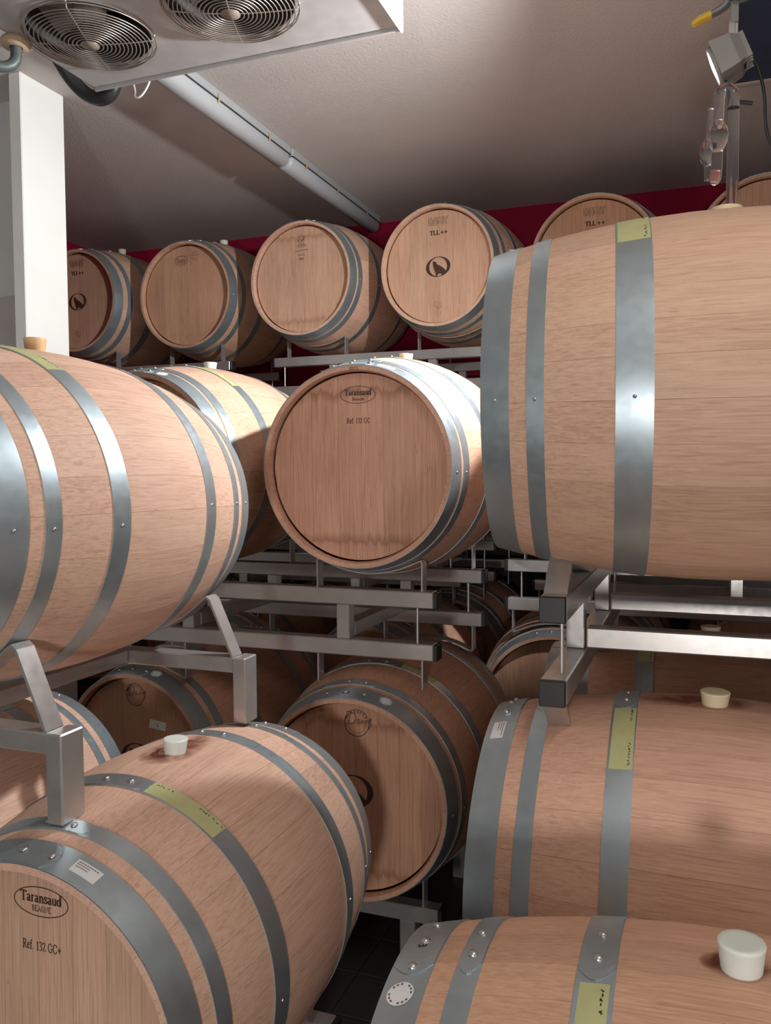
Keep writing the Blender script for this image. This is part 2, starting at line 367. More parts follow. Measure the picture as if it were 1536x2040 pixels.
def hoop_mesh(a, b_):
    # a..b_: distance of the hoop's edges from the barrel end (N end); mirrored by scale for the other end
    k = (round(a, 4), round(b_, 4))
    if k in _hoop: return _hoop[k]
    y0, y1 = -HL+a, -HL+b_; th = 0.0018; n = 96; mb = MB()
    def ring(y, r): return [Vector((r*math.sin(2*PI*i/n), y, r*math.cos(2*PI*i/n))) for i in range(n)]
    def strip(A, B_, sm):
        V = A + B_; F = [(i, (i+1) % n, n+(i+1) % n, n+i) for i in range(n)]; mb.add(V, F, sm)
    ym = (y0+y1)/2; o = 0.0004
    strip(ring(y0, rad(y0)+th), ring(ym, rad(ym)+th), True); strip(ring(ym, rad(ym)+th), ring(y1, rad(y1)+th), True)
    strip(ring(y0, rad(y0)-o), ring(y0, rad(y0)+th), False); strip(ring(y1, rad(y1)+th), ring(y1, rad(y1)-o), False)
    me = bpy.data.meshes.new('hoop'); me.from_pydata(mb.V, [], mb.F); me.polygons.foreach_set('use_smooth', mb.S); me.update(); me.materials.append(M_HOOP)
    # merge the two outer strips' shared ring for smooth shading
    bm = bmesh.new(); bm.from_mesh(me); bmesh.ops.remove_doubles(bm, verts=[v for v in bm.verts if abs(v.co.y-ym) < 1e-5], dist=1e-5)
    bmesh.ops.recalc_face_normals(bm, faces=bm.faces); bm.to_mesh(me); bm.free(); _hoop[k] = me; return me
_plate = {}
def plate_mesh(a, b_):
    k = (round(a, 4), round(b_, 4))
    if k not in _plate:
        _plate[k] = patch(-HL+a+0.001, -HL+b_-0.001, -20, 10.5, 0.0018, 0.0016, 6, 12, True).me('lap_plate'); _plate[k].materials.append(M_HOOP)
    return _plate[k]
def dome(r, h):
    m = MB(); m.lathe([(r, 0), (r*0.92, h*0.5), (r*0.6, h*0.9), (0.0005, h)], 12); return m.me('rivet')
RIVET = dome(0.0065, 0.0045); RIVET.materials.append(M_RIVET)
NAIL = dome(0.0036, 0.003); NAIL.materials.append(M_RIVET)
def put_on(o, y, phi_deg, off):
    p = math.radians(phi_deg); n = Vector((math.sin(p), 0, math.cos(p)))
    o.location = surf(y, p, off); o.rotation_euler = n.to_track_quat('Z', 'Y').to_euler()
_boards = None
def head_boards():
    global _boards
    if _boards: return _boards
    edges = [-0.279, -0.215, -0.150, -0.062, 0.012, 0.082, 0.150, 0.218, 0.279]; R = 0.279; yf = -HL+0.030; yb = yf+0.018; _boards = []
    for x0, x1 in zip(edges, edges[1:]):
        g = 0.0003; a, b_ = x0+g, x1-g; n = 8; xs = [a + (b_-a)*i/n for i in range(n+1)]
        z = lambda x: math.sqrt(max(R*R - x*x, 1e-8))
        out = [(x, z(x)) for x in xs] + [(x, -z(x)) for x in reversed(xs)]
        V = [(x, yf, zz) for x, zz in out] + [(x, yb, zz) for x, zz in out]; k = len(out)
        F = [tuple(range(k)), tuple(range(2*k-1, k-1, -1))] + [(i, k+i, k+(i+1) % k, (i+1) % k) for i in range(k)]
        me = mesh('head_board', V, F); bm = bmesh.new(); bm.from_mesh(me); bmesh.ops.recalc_face_normals(bm, faces=bm.faces); bm.to_mesh(me); bm.free()
        me.materials.append(M_HEAD); _boards.append(me)
    return _boards
m_ = MB(); m_.lathe([(0.0005, 0.018), (0.279, 0.018), (0.279, 0), (0.0005, 0)], 48, Matrix.Rotation(-PI/2, 4, 'X'), False)
REAR = m_.me('rear_head'); REAR.materials.append(M_HEAD)

# ---------------- burnt-in lettering: a small serif alphabet drawn with a broad pen
def arc(cx, cy, rx, ry, a0, a1, n=12):
    return [(cx+rx*math.cos(math.radians(a0+(a1-a0)*i/n)), cy+ry*math.sin(math.radians(a0+(a1-a0)*i/n))) for i in range(n+1)]
_G = {
'T': (.62, [[(.31,0),(.31,.68)],[(.04,.68),(.58,.68)],[(.2,0),(.42,0)],[(.04,.68),(.04,.56)],[(.58,.68),(.58,.56)]]),
'a': (.45, [[(.08,.36),(.13,.43),(.2,.45),(.28,.41),(.3,.33),(.3,.06),(.35,0),(.43,.03)],[(.3,.27),(.16,.22),(.08,.15),(.07,.07),(.14,0),(.22,.02),(.3,.1)]]),
'r': (.36, [[(.12,0),(.12,.45)],[(.12,.3),(.18,.4),(.26,.45),(.33,.42)],[(.03,0),(.23,0)],[(.03,.45),(.12,.45)]]),
'n': (.5, [[(.12,0),(.12,.45)],[(.12,.33),(.2,.43),(.28,.45),(.36,.4),(.38,.3),(.38,0)],[(.04,0),(.2,0)],[(.3,0),(.47,0)],[(.04,.45),(.12,.45)]]),
's': (.37, [[(.3,.34),(.27,.43),(.18,.46),(.09,.42),(.07,.35),(.12,.28),(.24,.21),(.3,.14),(.28,.04),(.18,0),(.08,.03),(.05,.12)]]),
'u': (.48, [[(.1,.45),(.1,.14),(.14,.04),(.21,.01),(.29,.04),(.36,.14)],[(.36,.45),(.36,0),(.45,0)],[(.02,.45),(.1,.45)],[(.28,.45),(.36,.45)]]),
'd': (.48, [arc(.2,.22,.14,.225,0,360,16),[(.36,.7),(.36,0),(.45,0)],[(.27,.7),(.36,.7)]]),
'e': (.41, [[(.06,.26),(.35,.26),(.33,.37),(.27,.44),(.2,.46),(.12,.42),(.06,.32),(.05,.2),(.1,.07),(.2,0),(.28,.01),(.36,.09)]]),
'B': (.57, [[(.14,0),(.14,.68)],[(.04,.68),(.3,.68),(.39,.64),(.43,.54),(.39,.42),(.3,.36),(.14,.36)],[(.3,.36),(.43,.31),(.49,.19),(.44,.06),(.34,0),(.04,0)]]),
'R': (.62, [[(.14,0),(.14,.68)],[(.04,.68),(.3,.68),(.41,.63),(.45,.52),(.41,.4),(.3,.34),(.14,.34)],[(.28,.34),(.52,0),(.62,0)],[(.04,0),(.25,0)]]),
'f': (.33, [[(.14,0),(.14,.55),(.17,.66),(.25,.7),(.33,.66)],[(.03,.45),(.28,.45)],[(.04,0),(.27,0)]]),
'.': (.22, [[(.1,0),(.1,.07)]]),
'1': (.46, [[(.23,0),(.23,.67),(.1,.59)],[(.1,0),(.36,0)]]),
'2': (.46, [[(.06,.5),(.1,.62),(.21,.67),(.33,.62),(.36,.5),(.31,.36),(.05,.02),(.38,.02),(.41,.13)]]),
'3': (.46, [[(.07,.56),(.13,.65),(.22,.67),(.32,.61),(.33,.5),(.27,.4),(.17,.36),(.29,.33),(.37,.22),(.35,.08),(.24,0),(.07,.03)]]),
'0': (.47, [arc(.23,.335,.165,.335,0,360,16)]),
'C': (.62, [[(.55,.48),(.52,.6),(.42,.67),(.3,.69),(.17,.62),(.08,.48),(.07,.3),(.12,.13),(.23,.02),(.36,-.01),(.49,.06),(.56,.19)]]),
'G': (.7, [[(.55,.48),(.52,.6),(.42,.67),(.3,.69),(.17,.62),(.08,.48),(.07,.3),(.12,.13),(.23,.02),(.36,-.01),(.48,.03),(.56,.09)],[(.56,.29),(.56,.05)],[(.45,.29),(.65,.29)]]),
'+': (.58, [[(.06,.3),(.5,.3)],[(.28,.08),(.28,.52)]]),
'E': (.58, [[(.14,0),(.14,.68)],[(.04,.68),(.5,.68),(.5,.56)],[(.14,.36),(.37,.36)],[(.04,0),(.52,0),(.52,.13)]]),
'F': (.54, [[(.14,0),(.14,.68)],[(.04,.68),(.5,.68),(.5,.56)],[(.14,.36),(.37,.36)],[(.04,0),(.26,0)]]),
'A': (.68, [[(.06,0),(.33,.68),(.6,0)],[(.16,.24),(.49,.24)],[(0,0),(.16,0)],[(.49,0),(.68,0)]]),
'U': (.66, [[(.13,.68),(.13,.2),(.19,.06),(.32,0),(.46,.05),(.53,.18),(.53,.68)],[(.03,.68),(.24,.68)],[(.43,.68),(.63,.68)]]),
'N': (.68, [[(.13,0),(.13,.68),(.55,0),(.55,.68)],[(.03,0),(.23,0)],[(.45,.68),(.65,.68)]]),
'L': (.56, [[(.14,0),(.14,.68)],[(.04,.68),(.26,.68)],[(.04,0),(.5,0),(.5,.14)]]),
'S': (.5, [[(.42,.52),(.38,.64),(.26,.69),(.13,.64),(.09,.52),(.16,.4),(.34,.3),(.42,.18),(.36,.04),(.23,-.01),(.1,.04),(.06,.18)]]),
'y': (.42, [[(.06,.45),(.22,.03)],[(.38,.45),(.2,-.03),(.13,-.16),(.03,-.19)]]),
'D': (.66, [[(.14,0),(.14,.68)],[(.04,.68),(.3,.68),(.47,.6),(.57,.44),(.57,.24),(.47,.08),(.3,0),(.04,0)]]),
'M': (.8, [[(.12,0),(.14,.68),(.4,.05),(.65,.68),(.68,0)],[(.03,0),(.22,0)],[(.58,0),(.78,0)]]),
'Y': (.64, [[(.06,.68),(.32,.32),(.58,.68)],[(.32,.32),(.32,0)],[(.22,0),(.42,0)]]),
'I': (.3, [[(.15,0),(.15,.68)],[(.05,0),(.25,0)],[(.05,.68),(.25,.68)]]),
'X': (.62, [[(.06,.68),(.56,0)],[(.56,.68),(.06,0)]]),
'O': (.7, [arc(.35,.34,.28,.345,0,360,18)]),
'c': (.4, [[(.34,.36),(.28,.44),(.19,.45),(.09,.37),(.06,.22),(.11,.06),(.21,0),(.35,.08)]]),
'l': (.24, [[(.12,0),(.12,.7)],[(.03,0),(.21,0)]]),
't': (.3, [[(.13,.6),(.13,.08),(.18,0),(.28,.04)],[(.03,.45),(.27,.45)]]),
'i': (.24, [[(.12,0),(.12,.45)],[(.12,.58),(.12,.65)],[(.03,0),(.21,0)]]),
'o': (.45, [arc(.22,.225,.155,.225,0,360,16)]),
'm': (.76, [[(.12,0),(.12,.45)],[(.12,.33),(.2,.43),(.27,.45),(.35,.4),(.37,.3),(.37,0)],[(.37,.33),(.46,.43),(.53,.45),(.61,.4),(.63,.3),(.63,0)]]),
' ': (.3, []), '-': (.34, [[(.04,.26),(.3,.26)]]),
}
def stroke(P, ax, az, mb, place, closed=False):
    # ribbon of a broad-nib pen: half width ax for vertical strokes, az for horizontal ones
    n = len(P)
    if n < 2: return
    V = []
    if abs(P[0][0]-P[-1][0]) + abs(P[0][1]-P[-1][1]) < 1e-6: closed = True
    for i in range(n):
        a = P[i-1] if i > 0 else (P[-2] if closed else P[0]); b_ = P[i+1] if i < n-1 else (P[1] if closed else P[-1])
        dx, dz = b_[0]-a[0], b_[1]-a[1]; l = math.hypot(dx, dz) or 1e-6; nx_, nz_ = -dz/l, dx/l
        h = math.hypot(ax*nx_, az*nz_)
        V.append((P[i][0]+nx_*h, P[i][1]+nz_*h)); V.append((P[i][0]-nx_*h, P[i][1]-nz_*h))
    mb.add([place(x, z) for x, z in V], [(2*i, 2*i+1, 2*i+3, 2*i+2) for i in range(n-1)])
def text_width(s): return sum(_G[c][0] for c in s)
def text(mb, s, cx, cz, width, place, ax=.080, az=.036, tall=1.0, slant=0.0, height=None):
    k = width/text_width(s); kz = k*tall if height is None else height/.68; x = cx - width/2
    for c in s:
        for st in _G[c][1]:
            stroke([(x + (px+slant*pz)*k, cz + (pz-.34)*kz) for px, pz in st], ax*k, az*kz, mb, place)
        x += _G[c][0]*k
def on_head(x, z): return (x, -HL+0.030-0.0006, z)
def on_rim(x, z): return (x, -HL-0.0006, z)
def fillpoly(mb, P, place):
    mb.add([place(x, z) for x, z in P], [tuple(range(len(P)))])
def oval_ring(mb, cx, cz, rx, rz, t, place, n=48):
    stroke([(cx+rx*math.cos(2*PI*i/n), cz+rz*math.sin(2*PI*i/n)) for i in range(n+1)], t, t, mb, place)
def p_taransaud(ref, upper, year, cx=0.0, cz=0.0):
    def f(b):
        mb = MB(); oval_ring(mb, .003+cx, .2155+cz, .056, .0252, .0008, on_head)
        text(mb, 'Taransaud', .003+cx, .2225+cz, .086, on_head, height=.0165)
        text(mb, 'BEAUNE' if upper else 'Beaune', .004+cx, .2035+cz, .040, on_head, ax=.06, height=.0095)
        text(mb, ref, .004+cx, .139+cz, .075 if upper is False else .081, on_head, ax=.060, height=.0150)
        if year: text(mb, year, .002, .2905, .030, on_rim, ax=.05, height=.0095)
        return [('brand_lettering', mb, M_BRAND)]
    return f
def outline_letters(mb, cx, cz, k, place):
    D = [[(0,0),(0,1),(.42,1),(.66,.8),(.72,.5),(.66,.2),(.42,0),(0,0)],[(.2,.2),(.2,.8),(.38,.8),(.5,.62),(.52,.5),(.5,.36),(.38,.2),(.2,.2)]]
    A = [[(0,0),(.3,1),(.52,1),(.82,0),(.62,0),(.56,.2),(.26,.2),(.2,0),(0,0)],[(.32,.38),(.41,.72),(.5,.38),(.32,.38)]]
    Mx = [[(0,0),(0,1),(.26,1),(.46,.5),(.66,1),(.92,1),(.92,0),(.74,0),(.74,.62),(.54,.15),(.38,.15),(.18,.62),(.18,0),(0,0)]]
    Y = [[(.3,0),(.3,.42),(0,1),(.22,1),(.4,.62),(.58,1),(.8,1),(.5,.42),(.5,0),(.3,0)]]
    x = -1.62
    for g, w_ in ((D, .74), (A, .80), (Mx, .94), (Y, .8)):
        for lp in g: stroke([(cx+(x+p)*k, cz+(q-.5)*k*1.05) for p, q in lp], .0012, .0012, mb, place)
        x += w_
def wolf_logo(mb, cx, cz, place, k=1.0):
    n = 40; rx, rz = .0665*k, .0505*k; tl = math.radians(8)
    V = []
    for i in range(n+1):
        a = 2*PI*i/n; xo, zo = rx*math.cos(a), rz*math.sin(a); xi, zi = (rx-.0185*k)*math.cos(a), (rz-.0035*k)*math.sin(a)
        for x, z in ((xo, zo), (xi, zi)): V.append((cx + x*math.cos(tl)-z*math.sin(tl)*.5, cz + x*math.sin(tl)*.5 + z*math.cos(tl)))
    mb.add([place(*v) for v in V], [(2*i, 2*i+1, 2*i+3, 2*i+2) for i in range(n)])
    W = [(-.030,.030),(-.026,.0275),(-.022,.0285),(-.014,.026),(-.006,.0215),(-.0105,.0185),(-.002,.011),(.012,.003),(.026,-.006),(.036,-.016),(.042,-.022),(.036,-.034),(.020,-.044),(.017,-.036),(.004,-.0345),(-.004,-.041),(-.006,-.0495),(-.013,-.0495),(-.013,-.034),(-.018,-.020),(-.024,-.004),(-.028,.010),(-.0285,.018)]
    fillpoly(mb, [(cx+x*k, cz+z*k) for x, z in W], place)
def dashes(mb, rows, place, t=.0009):
    for x0, x1, z in rows: stroke([(x0, z), (x1, z)], t, t, mb, place)
def p_damy_tll(b):
    mb = MB(); outline_letters(mb, .002, .2280, .0315, on_head); text(mb, 'MEURSAULT', -.022, .2070, .052, on_head, ax=.05, az=.03, height=.0048); text(mb, 'FRANCE', .036, .2070, .034, on_head, ax=.05, az=.03, height=.0048)
    m2 = MB(); text(m2, 'TLL', -.016, .1690, .052, on_head, ax=.10, az=.05, height=.0205)
    text(m2, '++', .034, .1690, .040, on_head, ax=.06, az=.06, height=.026); wolf_logo(m2, .001, -.001, on_head)
    m3 = MB(); oval_ring(m3, -.012, -.186, .011, .0125, .0006, on_head, 24); oval_ring(m3, -.012, -.186, .0065, .008, .0005, on_head, 20)
    oval_ring(m3, .012, -.185, .006, .008, .0006, on_head, 16); dashes(m3, [(-.012, .020, -.2005), (-.012, .018, -.2045), (-.012, .008, -.2085)], on_head, .0007)
    oval_ring(m3, -.003, -.230, .0165, .0165, .0005, on_head, 32); oval_ring(m3, -.003, -.230, .005, .005, .0005, on_head, 16)
    return [('brand_outline', mb, M_BRAND2), ('brand_lettering', m2, M_BRAND), ('forest_mark', m3, M_BRAND2)]
def script_damy(mb, cx, cz, k, place):
    S = [[(-.44,.04),(-.3,.22),(-.24,.30),(-.28,.02),(-.30,-.10)], [(-.42,.30),(-.25,.34),(-.05,.24),(-.02,.08),(-.12,-.08),(-.34,-.14),(-.46,-.12),(-.47,-.02),(-.36,.20)],
         [(.10,.06),(.03,.04),(.0,-.06),(.06,-.10),(.11,.0),(.12,-.08),(.18,-.04),(.22,.06),(.25,-.06),(.30,.06),(.34,-.05),(.39,.06),(.42,-.05),(.48,.0),(.50,.14)], [(.50,.14),(.52,-.02),(.56,.16)], [(.55,.14),(.52,-.12),(.46,-.24)]]
    for s in S: stroke([(cx+x*k, cz+z*k) for x, z in s], .0011, .0011, mb, place)
def p_damy_stamp(sx, logo, white=None):
    def f(b):
        mb = MB(); oval_ring(mb, sx, .2225, .0385, .0395, .0011, on_head); oval_ring(mb, sx, .2225, .029, .030, .0004, on_head)
        script_damy(mb, sx, .228, .082, on_head)
        for i in range(9):
            a = math.radians(160-i*17.5); a2 = a-.13
            stroke([(sx+.034*math.cos(a), .2225+.034*math.sin(a)), (sx+.034*math.cos(a2), .2225+.034*math.sin(a2))], .0018, .0018, mb, on_head)
        out = []
        wolf_logo(mb, logo[0], logo[1], on_head); out.append(('brand_lettering', mb, M_BRAND))
        if white:
            m3 = MB(); x, z = white; m3.add([on_head(x-.037, z-.011), on_head(x+.034, z-.016), on_head(x+.036, z+.014), on_head(x-.032, z+.020)], [(0, 1, 2, 3)]); out.append(('paper_label', m3, M_PAPER))
            m4 = MB(); stroke([(x-.002, z+.006), (x+.005, z-.001), (x-.003, z-.004)], .0011, .0011, m4, lambda a, c: (a, -HL+.030-.0012, c)); out.append(('label_writing', m4, M_INK))
        return out
    return f
def p_saury(b):
    mb = MB(); oval_ring(mb, -.033, .2005, .044, .0265, .0010, on_head); oval_ring(mb, -.033, .2005, .041, .0235, .0004, on_head)
    text(mb, 'Saury', -.033, .2015, .062, on_head, ax=.06, height=.024); dashes(mb, [(-.058, -.012, .1845)], on_head, .0007)
    dashes(mb, [(.028, .086, .2235), (.028, .062, .2115), (.028, .072, .2005), (.028, .041, .189), (.028, .041, .178)], on_head, .0012)
    for x in (.036, .048, .056): stroke([(x, .232), (x, .247)], .0009, .0009, mb, on_head)
    return [('brand_lettering', mb, M_BRAND2)]
def p_square(b):
    mb = MB(); x0, x1, z0, z1 = -.019, .014, .190, .2265
    stroke([(x1+.010, z1), (x0, z1), (x0, z0), (x1, z0), (x1, z1-.012)], .0009, .0009, mb, on_head)
    stroke([(x0-.003, .203), (-.004, .216), (-.006, .196), (.018, .2245)], .0016, .0016, mb, on_head)
    stroke([(-.006, .198), (.006, .206), (.012, .2145)], .0012, .0012, mb, on_head)
    text(mb, 'MEYRIEUX', -.001, .1800, .056, on_head, ax=.07, az=.04, height=.0085)
    for i in range(10): dashes(mb, [(-.028+i*.0056, -.0248+i*.0056, .1705)], on_head, .0011)
    m2 = MB(); text(m2, 'Grand', -.0215, .1520, .036, on_head, ax=.08, az=.05, height=.0090, slant=.2) if False else None
    for (xa, xb, zz, wv) in ((-.040, -.008, .1515, 7), (-.004, .036, .1545, 8), (-.022, .018, .1295, 8)):
        P = []
        for i in range(wv*2+1): P.append((xa+(xb-xa)*i/(wv*2), zz + (.0024 if i % 2 else -.0024)))
        stroke(P, .0011, .0011, m2, on_head)
    text(m2, '2023', -.003, .1085, .029, on_head, ax=.07, az=.04, height=.0100)
    return [('brand_lettering', mb, M_BRAND), ('vintage_lettering', m2, M_BRAND)]
def scribble(mb, y, p0, p1, amp, seed, off):
    r = random.Random(seed); p = p0; place = lambda a, c: surf(c, math.radians(a), off)
    while p < p1:
        wd = r.uniform(.5, .9); q = [(p + wd*t, y + amp*r.uniform(-1, 1)) for t in (0, .3, .6, .9)]
        V = []
        for (a, c) in q: V += [place(a, c+.0008), place(a, c-.0008)]
        V2 = []
        for (a, c) in q: V2 += [place(a+.13, c), place(a-.13, c)]
        mb.add(V, [(2*i, 2*i+1, 2*i+3, 2*i+2) for i in range(3)]); mb.add(V2, [(2*i, 2*i+1, 2*i+3, 2*i+2) for i in range(3)])
        p += wd + r.choice([.35, .4, 1.0])
HS = {'std': ((0, .060), (.092, .126), (.249, .297)), 'tar': ((0, .054), (.066, .101), (.243, .283)), 'big': ((0, .052), (.082, .113), (.231, .292)), 'dam': ((0, .063), (.083, .115), (.251, .294))}
WID = [10]*10 + [12]*10 + [14]*10
BARRELS = {}
def make_barrel(key, label, pose, spec='std', prints=None, tint=(1, 1, 1), tape=None, group='oak wine barrels', stain=None, sticker=None, num=None, rear=True, lower_laps=True):
    u, wv, z, yw, pt = pose
    root = empty('wine_barrel', (u, wv, z+ZO), (math.radians(pt), 0, -math.radians(yw)))
    tag(root, label, 'barrel', group); BARRELS[key] = root
    rr = random.Random(hash_key(key)); ws = WID[:]; rr.shuffle(ws)
    # bung stave is centred on top
    a = -ws[0]/2
    for wd in ws:
        o = link('stave', stave_mesh(wd), None, root, rot=(0, math.radians(a+wd/2), 0)); a += wd; o.color = (*tint, 1)
    for me in head_boards():
        o = link('head_board', me, None, root); o.color = (*tint, {'D': 1.0, 'I': 1.0, 'N3': .7, 'N2': .2}.get(key, 0.0))
    if rear:
        o = link('rear_head', REAR, None, root, loc=(0, HL-0.048, 0)); o.color = (*tint, 1)
    for end in (0, 1):
        for hi, (h0, h1) in enumerate(HS[spec]):
            ho = link('hoop', hoop_mesh(h0, h1), None, root, rot=(0, 0, PI) if end else None)
            pl = link('lap_plate', plate_mesh(h0, h1), None, ho)
            if end:    # the far hoops are turned about; mirror their lap so it also sits on top
                pass
            ym = -HL + (h0+h1)/2
            for p in ((-14, -3, 8) if hi == 0 else (-5.5, 4)):
                put_on(link('rivet', RIVET, None, ho), ym, p, 0.0032)
            for p in (93, 200, -88):
                put_on(link('nail', NAIL, None, ho), ym, p, 0.0016)
    if prints:
        for nm, mb, mt in prints(None):
            me = bpy.data.meshes.new(nm); me.from_pydata(mb.V, [], mb.F); me.update(); link(nm, me, mt, root)
    h3 = HS[spec][2]
    if tape:
        p0, p1, lo, hi_ = tape
        y0, y1 = -HL+h3[0]+lo, -HL+h3[1]-hi_
        o = link('tape_label', patch(y0, y1, p0, p1, 0.0019, 0.0003, 2, 14).me('tape'), M_TAPE, root)
        mb = MB(); sd = hash_key(key)
        scribble(mb, y1-.008, p0+1.5, p0+8, .0022, sd, .0026); scribble(mb, y1-.008, p1-10, p1-1.2, .0026, sd+1, .0026)
        me = bpy.data.meshes.new('tape_writing'); me.from_pydata(mb.V, [], mb.F); link('tape_writing', me, M_INK, o)
    if stain:
        sx, sy, rs = stain; V = []; F = []; cl = []
        nr, na = 7, 28
        for i in range(nr):
            t = i/(nr-1); rr_ = 0.024 + (rs-0.024)*t
            for k in range(na):
                an = 2*PI*k/na; ex = 1 + sx*max(0, math.cos(an)) + sy*max(0, -math.cos(an))
                yy, xx = rr_*math.cos(an)*(ex if t > 0 else 1), rr_*math.sin(an)
                V.append(surf(yy, xx/0.3585, 0.0007)); cl.append(max(0.0, 1-t)**0.8)
        for i in range(nr-1):
            for k in range(na):
                k2 = (k+1) % na; F.append((i*na+k, i*na+k2, (i+1)*na+k2, (i+1)*na+k))
        me = mesh('wine_stain', V, F, True); ca = me.color_attributes.new('fade', 'FLOAT_COLOR', 'POINT')
        for i, c_ in enumerate(cl): ca.data[i].color = (c_, c_, c_, 1)
        link('wine_stain', me, M_STAIN, root)
    if sticker:
        kind, p, ymid = sticker
        if kind == 'round':
            mb = MB(); mi = MB(); n = 28; R = .0185
            ps = lambda a, c, off: surf(ymid+c, math.radians(p)+a/rad(ymid), off)
            mb.add([ps(0, 0, .0023)] + [ps(R*t*math.cos(2*PI*i/n), R*t*math.sin(2*PI*i/n), .0023) for t in (.5, 1) for i in range(n)], [(0, 1+i, 1+(i+1) % n) for i in range(n)] + [(1+i, 1+n+i, 1+n+(i+1) % n, 1+(i+1) % n) for i in range(n)])
            for i in range(16):
                a = 2*PI*i/16
                if i % 4 == 3: continue
                stroke([(.015*math.cos(a), .015*math.sin(a)), (.015*math.cos(a+.22), .015*math.sin(a+.22))], .0012, .0012, mi, lambda x, z_: ps(x, z_, .0026))
        else:
            mb = MB(); mi = MB(); ps = lambda a, c, off: surf(ymid+c, math.radians(p)+a/rad(ymid), off)
            dp_ = math.degrees(.026/rad(ymid)); mb = patch(ymid-.0125, ymid+.0135, p-dp_, p+dp_, .0019, .0004, 2, 6)
            for y_, x1_ in ((.009, .020), (.0045, .004), (-.0005, .004)):
                for i in range(8):
                    xa = -.022 + i*(x1_+.022)/8; stroke([(xa, y_), (xa+(x1_+.022)/8*.7, y_)], .0009, .0009, mi, lambda x, z_: ps(x, z_, .0026))
        so = link('sticker', mb.me('sticker'), M_PAPER, root)
        me = bpy.data.meshes.new('sticker_print'); me.from_pydata(mi.V, [], mi.F); link('sticker_print', me, M_BRAND2, so)
    if num:
        mb = MB(); ym = -HL + .030; kk = .0135
        for ch, a0 in zip('23', (-5.2, -2.6)):
            pl = lambda x, z_: surf(ym - .006 + z_, math.radians(a0+num) + x/rad(ym), .0040)
            for st in _G[ch][1]: stroke([(x*kk*1.2, z_*kk*1.3) for x, z_ in st], .0012, .0012, mb, pl)
        me = bpy.data.meshes.new('stamped_number'); me.from_pydata(mb.V, [], mb.F); link('stamped_number', me, M_INK, root)
    return root
def hash_key(s): return sum((i+3)*ord(c)*17 for i, c in enumerate(s)) % 9973
def bung(key, mat, label, r=0.024, h=0.030, tilt=0.0, y=0.0, phi=0.0):
    b = BARRELS[key]; mb = MB(); mb.lathe([(0.0005, -0.02), (r*0.8, -0.02), (r*0.86, 0.0), (r*0.98, h*0.85), (r, h*0.95), (r*0.96, h), (r*0.75, h*1.0), (0.0005, h)], 32)
    o = link('barrel_bung', mb.me('bung'), mat); tag(o, label, 'bung', 'silicone barrel bungs')
    T = Matrix.Translation(b.location) @ b.rotation_euler.to_matrix().to_4x4(); p = T @ surf(y, math.radians(phi), 0.0)
    o.location = p; n = (T.to_3x3() @ Vector((math.sin(math.radians(phi)), 0, math.cos(math.radians(phi))))).normalized()
    o.rotation_euler = n.to_track_quat('Z', 'Y').to_euler(); return o

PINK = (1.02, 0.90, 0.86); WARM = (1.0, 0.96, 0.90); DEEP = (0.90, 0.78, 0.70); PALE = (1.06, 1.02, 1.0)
make_barrel('A', 'pale oak barrel lying on a welded post rack that stands on two other barrels', (-1.416, 1.525, 1.412, -1.7, -0.7), 'std', tint=PALE, tape=(10.5, 34, .002, .002), stain=None)
make_barrel('B', 'oak barrel with a white bung and an oval cooper stamp over Ref. 132 GC+', (-1.068, 1.511, 0.539, -1.3, -1.1), 'std', p_taransaud('Ref. 132 GC+', True, None, .015, .010), PALE, (10.8, 38.5, .004, .001), stain=(1.6, .4, .062), sticker=('rect', 20.5, -.409))
make_barrel('K', 'oak barrel lying next to the white-bunged barrel under the post rack', (-1.865, 1.586, 0.530, -1.0, 0.2), 'std', tint=PALE)
make_barrel('C', 'oak barrel with a yellow tape strip beside the barrel marked Ref. 132 GC', (-1.712, 2.712, 1.518, -0.5, 0.1), 'tar', tint=WARM, tape=(10.8, 39, .003, .002), sticker=('round', 17, -.415))
make_barrel('D', 'oak barrel marked Ref. 132 GC and 2023 with a reddish brown head', (-0.963, 2.756, 1.516, 0.1, 0.9), 'tar', p_taransaud('Ref. 132 GC', False, '2023'), PINK, (10.8, 34, .003, .002), sticker=('rect', 18, -.416))
make_barrel('E', 'large looking oak barrel carrying the glass airlock, lying on the rack with black end caps', (0.040, 1.813, 1.637, 84.1, 0.0), 'big', tint=WARM, tape=(14, 41, .003, .002))
make_barrel('F', 'cream-bunged oak barrel directly under the rack with black end caps', (0.025, 1.804, 0.673, 88.5, -0.8), 'std', tint=(1.0, .90, .84), tape=(10.8, 39, .004, .002), stain=(.3, 1.8, .058), sticker=('rect', 21, -.417))
make_barrel('G', 'oak barrel with a round white sticker and the number 23 on its end hoop', (0.058, 1.099, 0.529, 89.2, 0.8), 'std', tint=(.98, .86, .76), tape=(11.2, 40, .006, .006), stain=(.1, .5, .034), sticker=('round', 16.5, -.415), num=1.2)
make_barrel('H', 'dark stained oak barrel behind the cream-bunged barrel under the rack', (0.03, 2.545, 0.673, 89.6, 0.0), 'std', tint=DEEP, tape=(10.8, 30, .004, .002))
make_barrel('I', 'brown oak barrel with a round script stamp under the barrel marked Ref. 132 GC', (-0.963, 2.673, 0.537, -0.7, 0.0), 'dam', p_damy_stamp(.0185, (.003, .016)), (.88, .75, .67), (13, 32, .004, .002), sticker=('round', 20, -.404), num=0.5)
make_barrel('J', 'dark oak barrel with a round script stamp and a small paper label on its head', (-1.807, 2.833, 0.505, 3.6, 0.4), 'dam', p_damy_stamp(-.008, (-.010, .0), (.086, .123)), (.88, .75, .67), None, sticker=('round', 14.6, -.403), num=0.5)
make_barrel('M', 'dark oak barrel on the floor rack set back beside the brown stamped barrel', (-0.55, 3.80, 0.533, -1.1, -0.2), 'dam', tint=(.95, .82, .74))
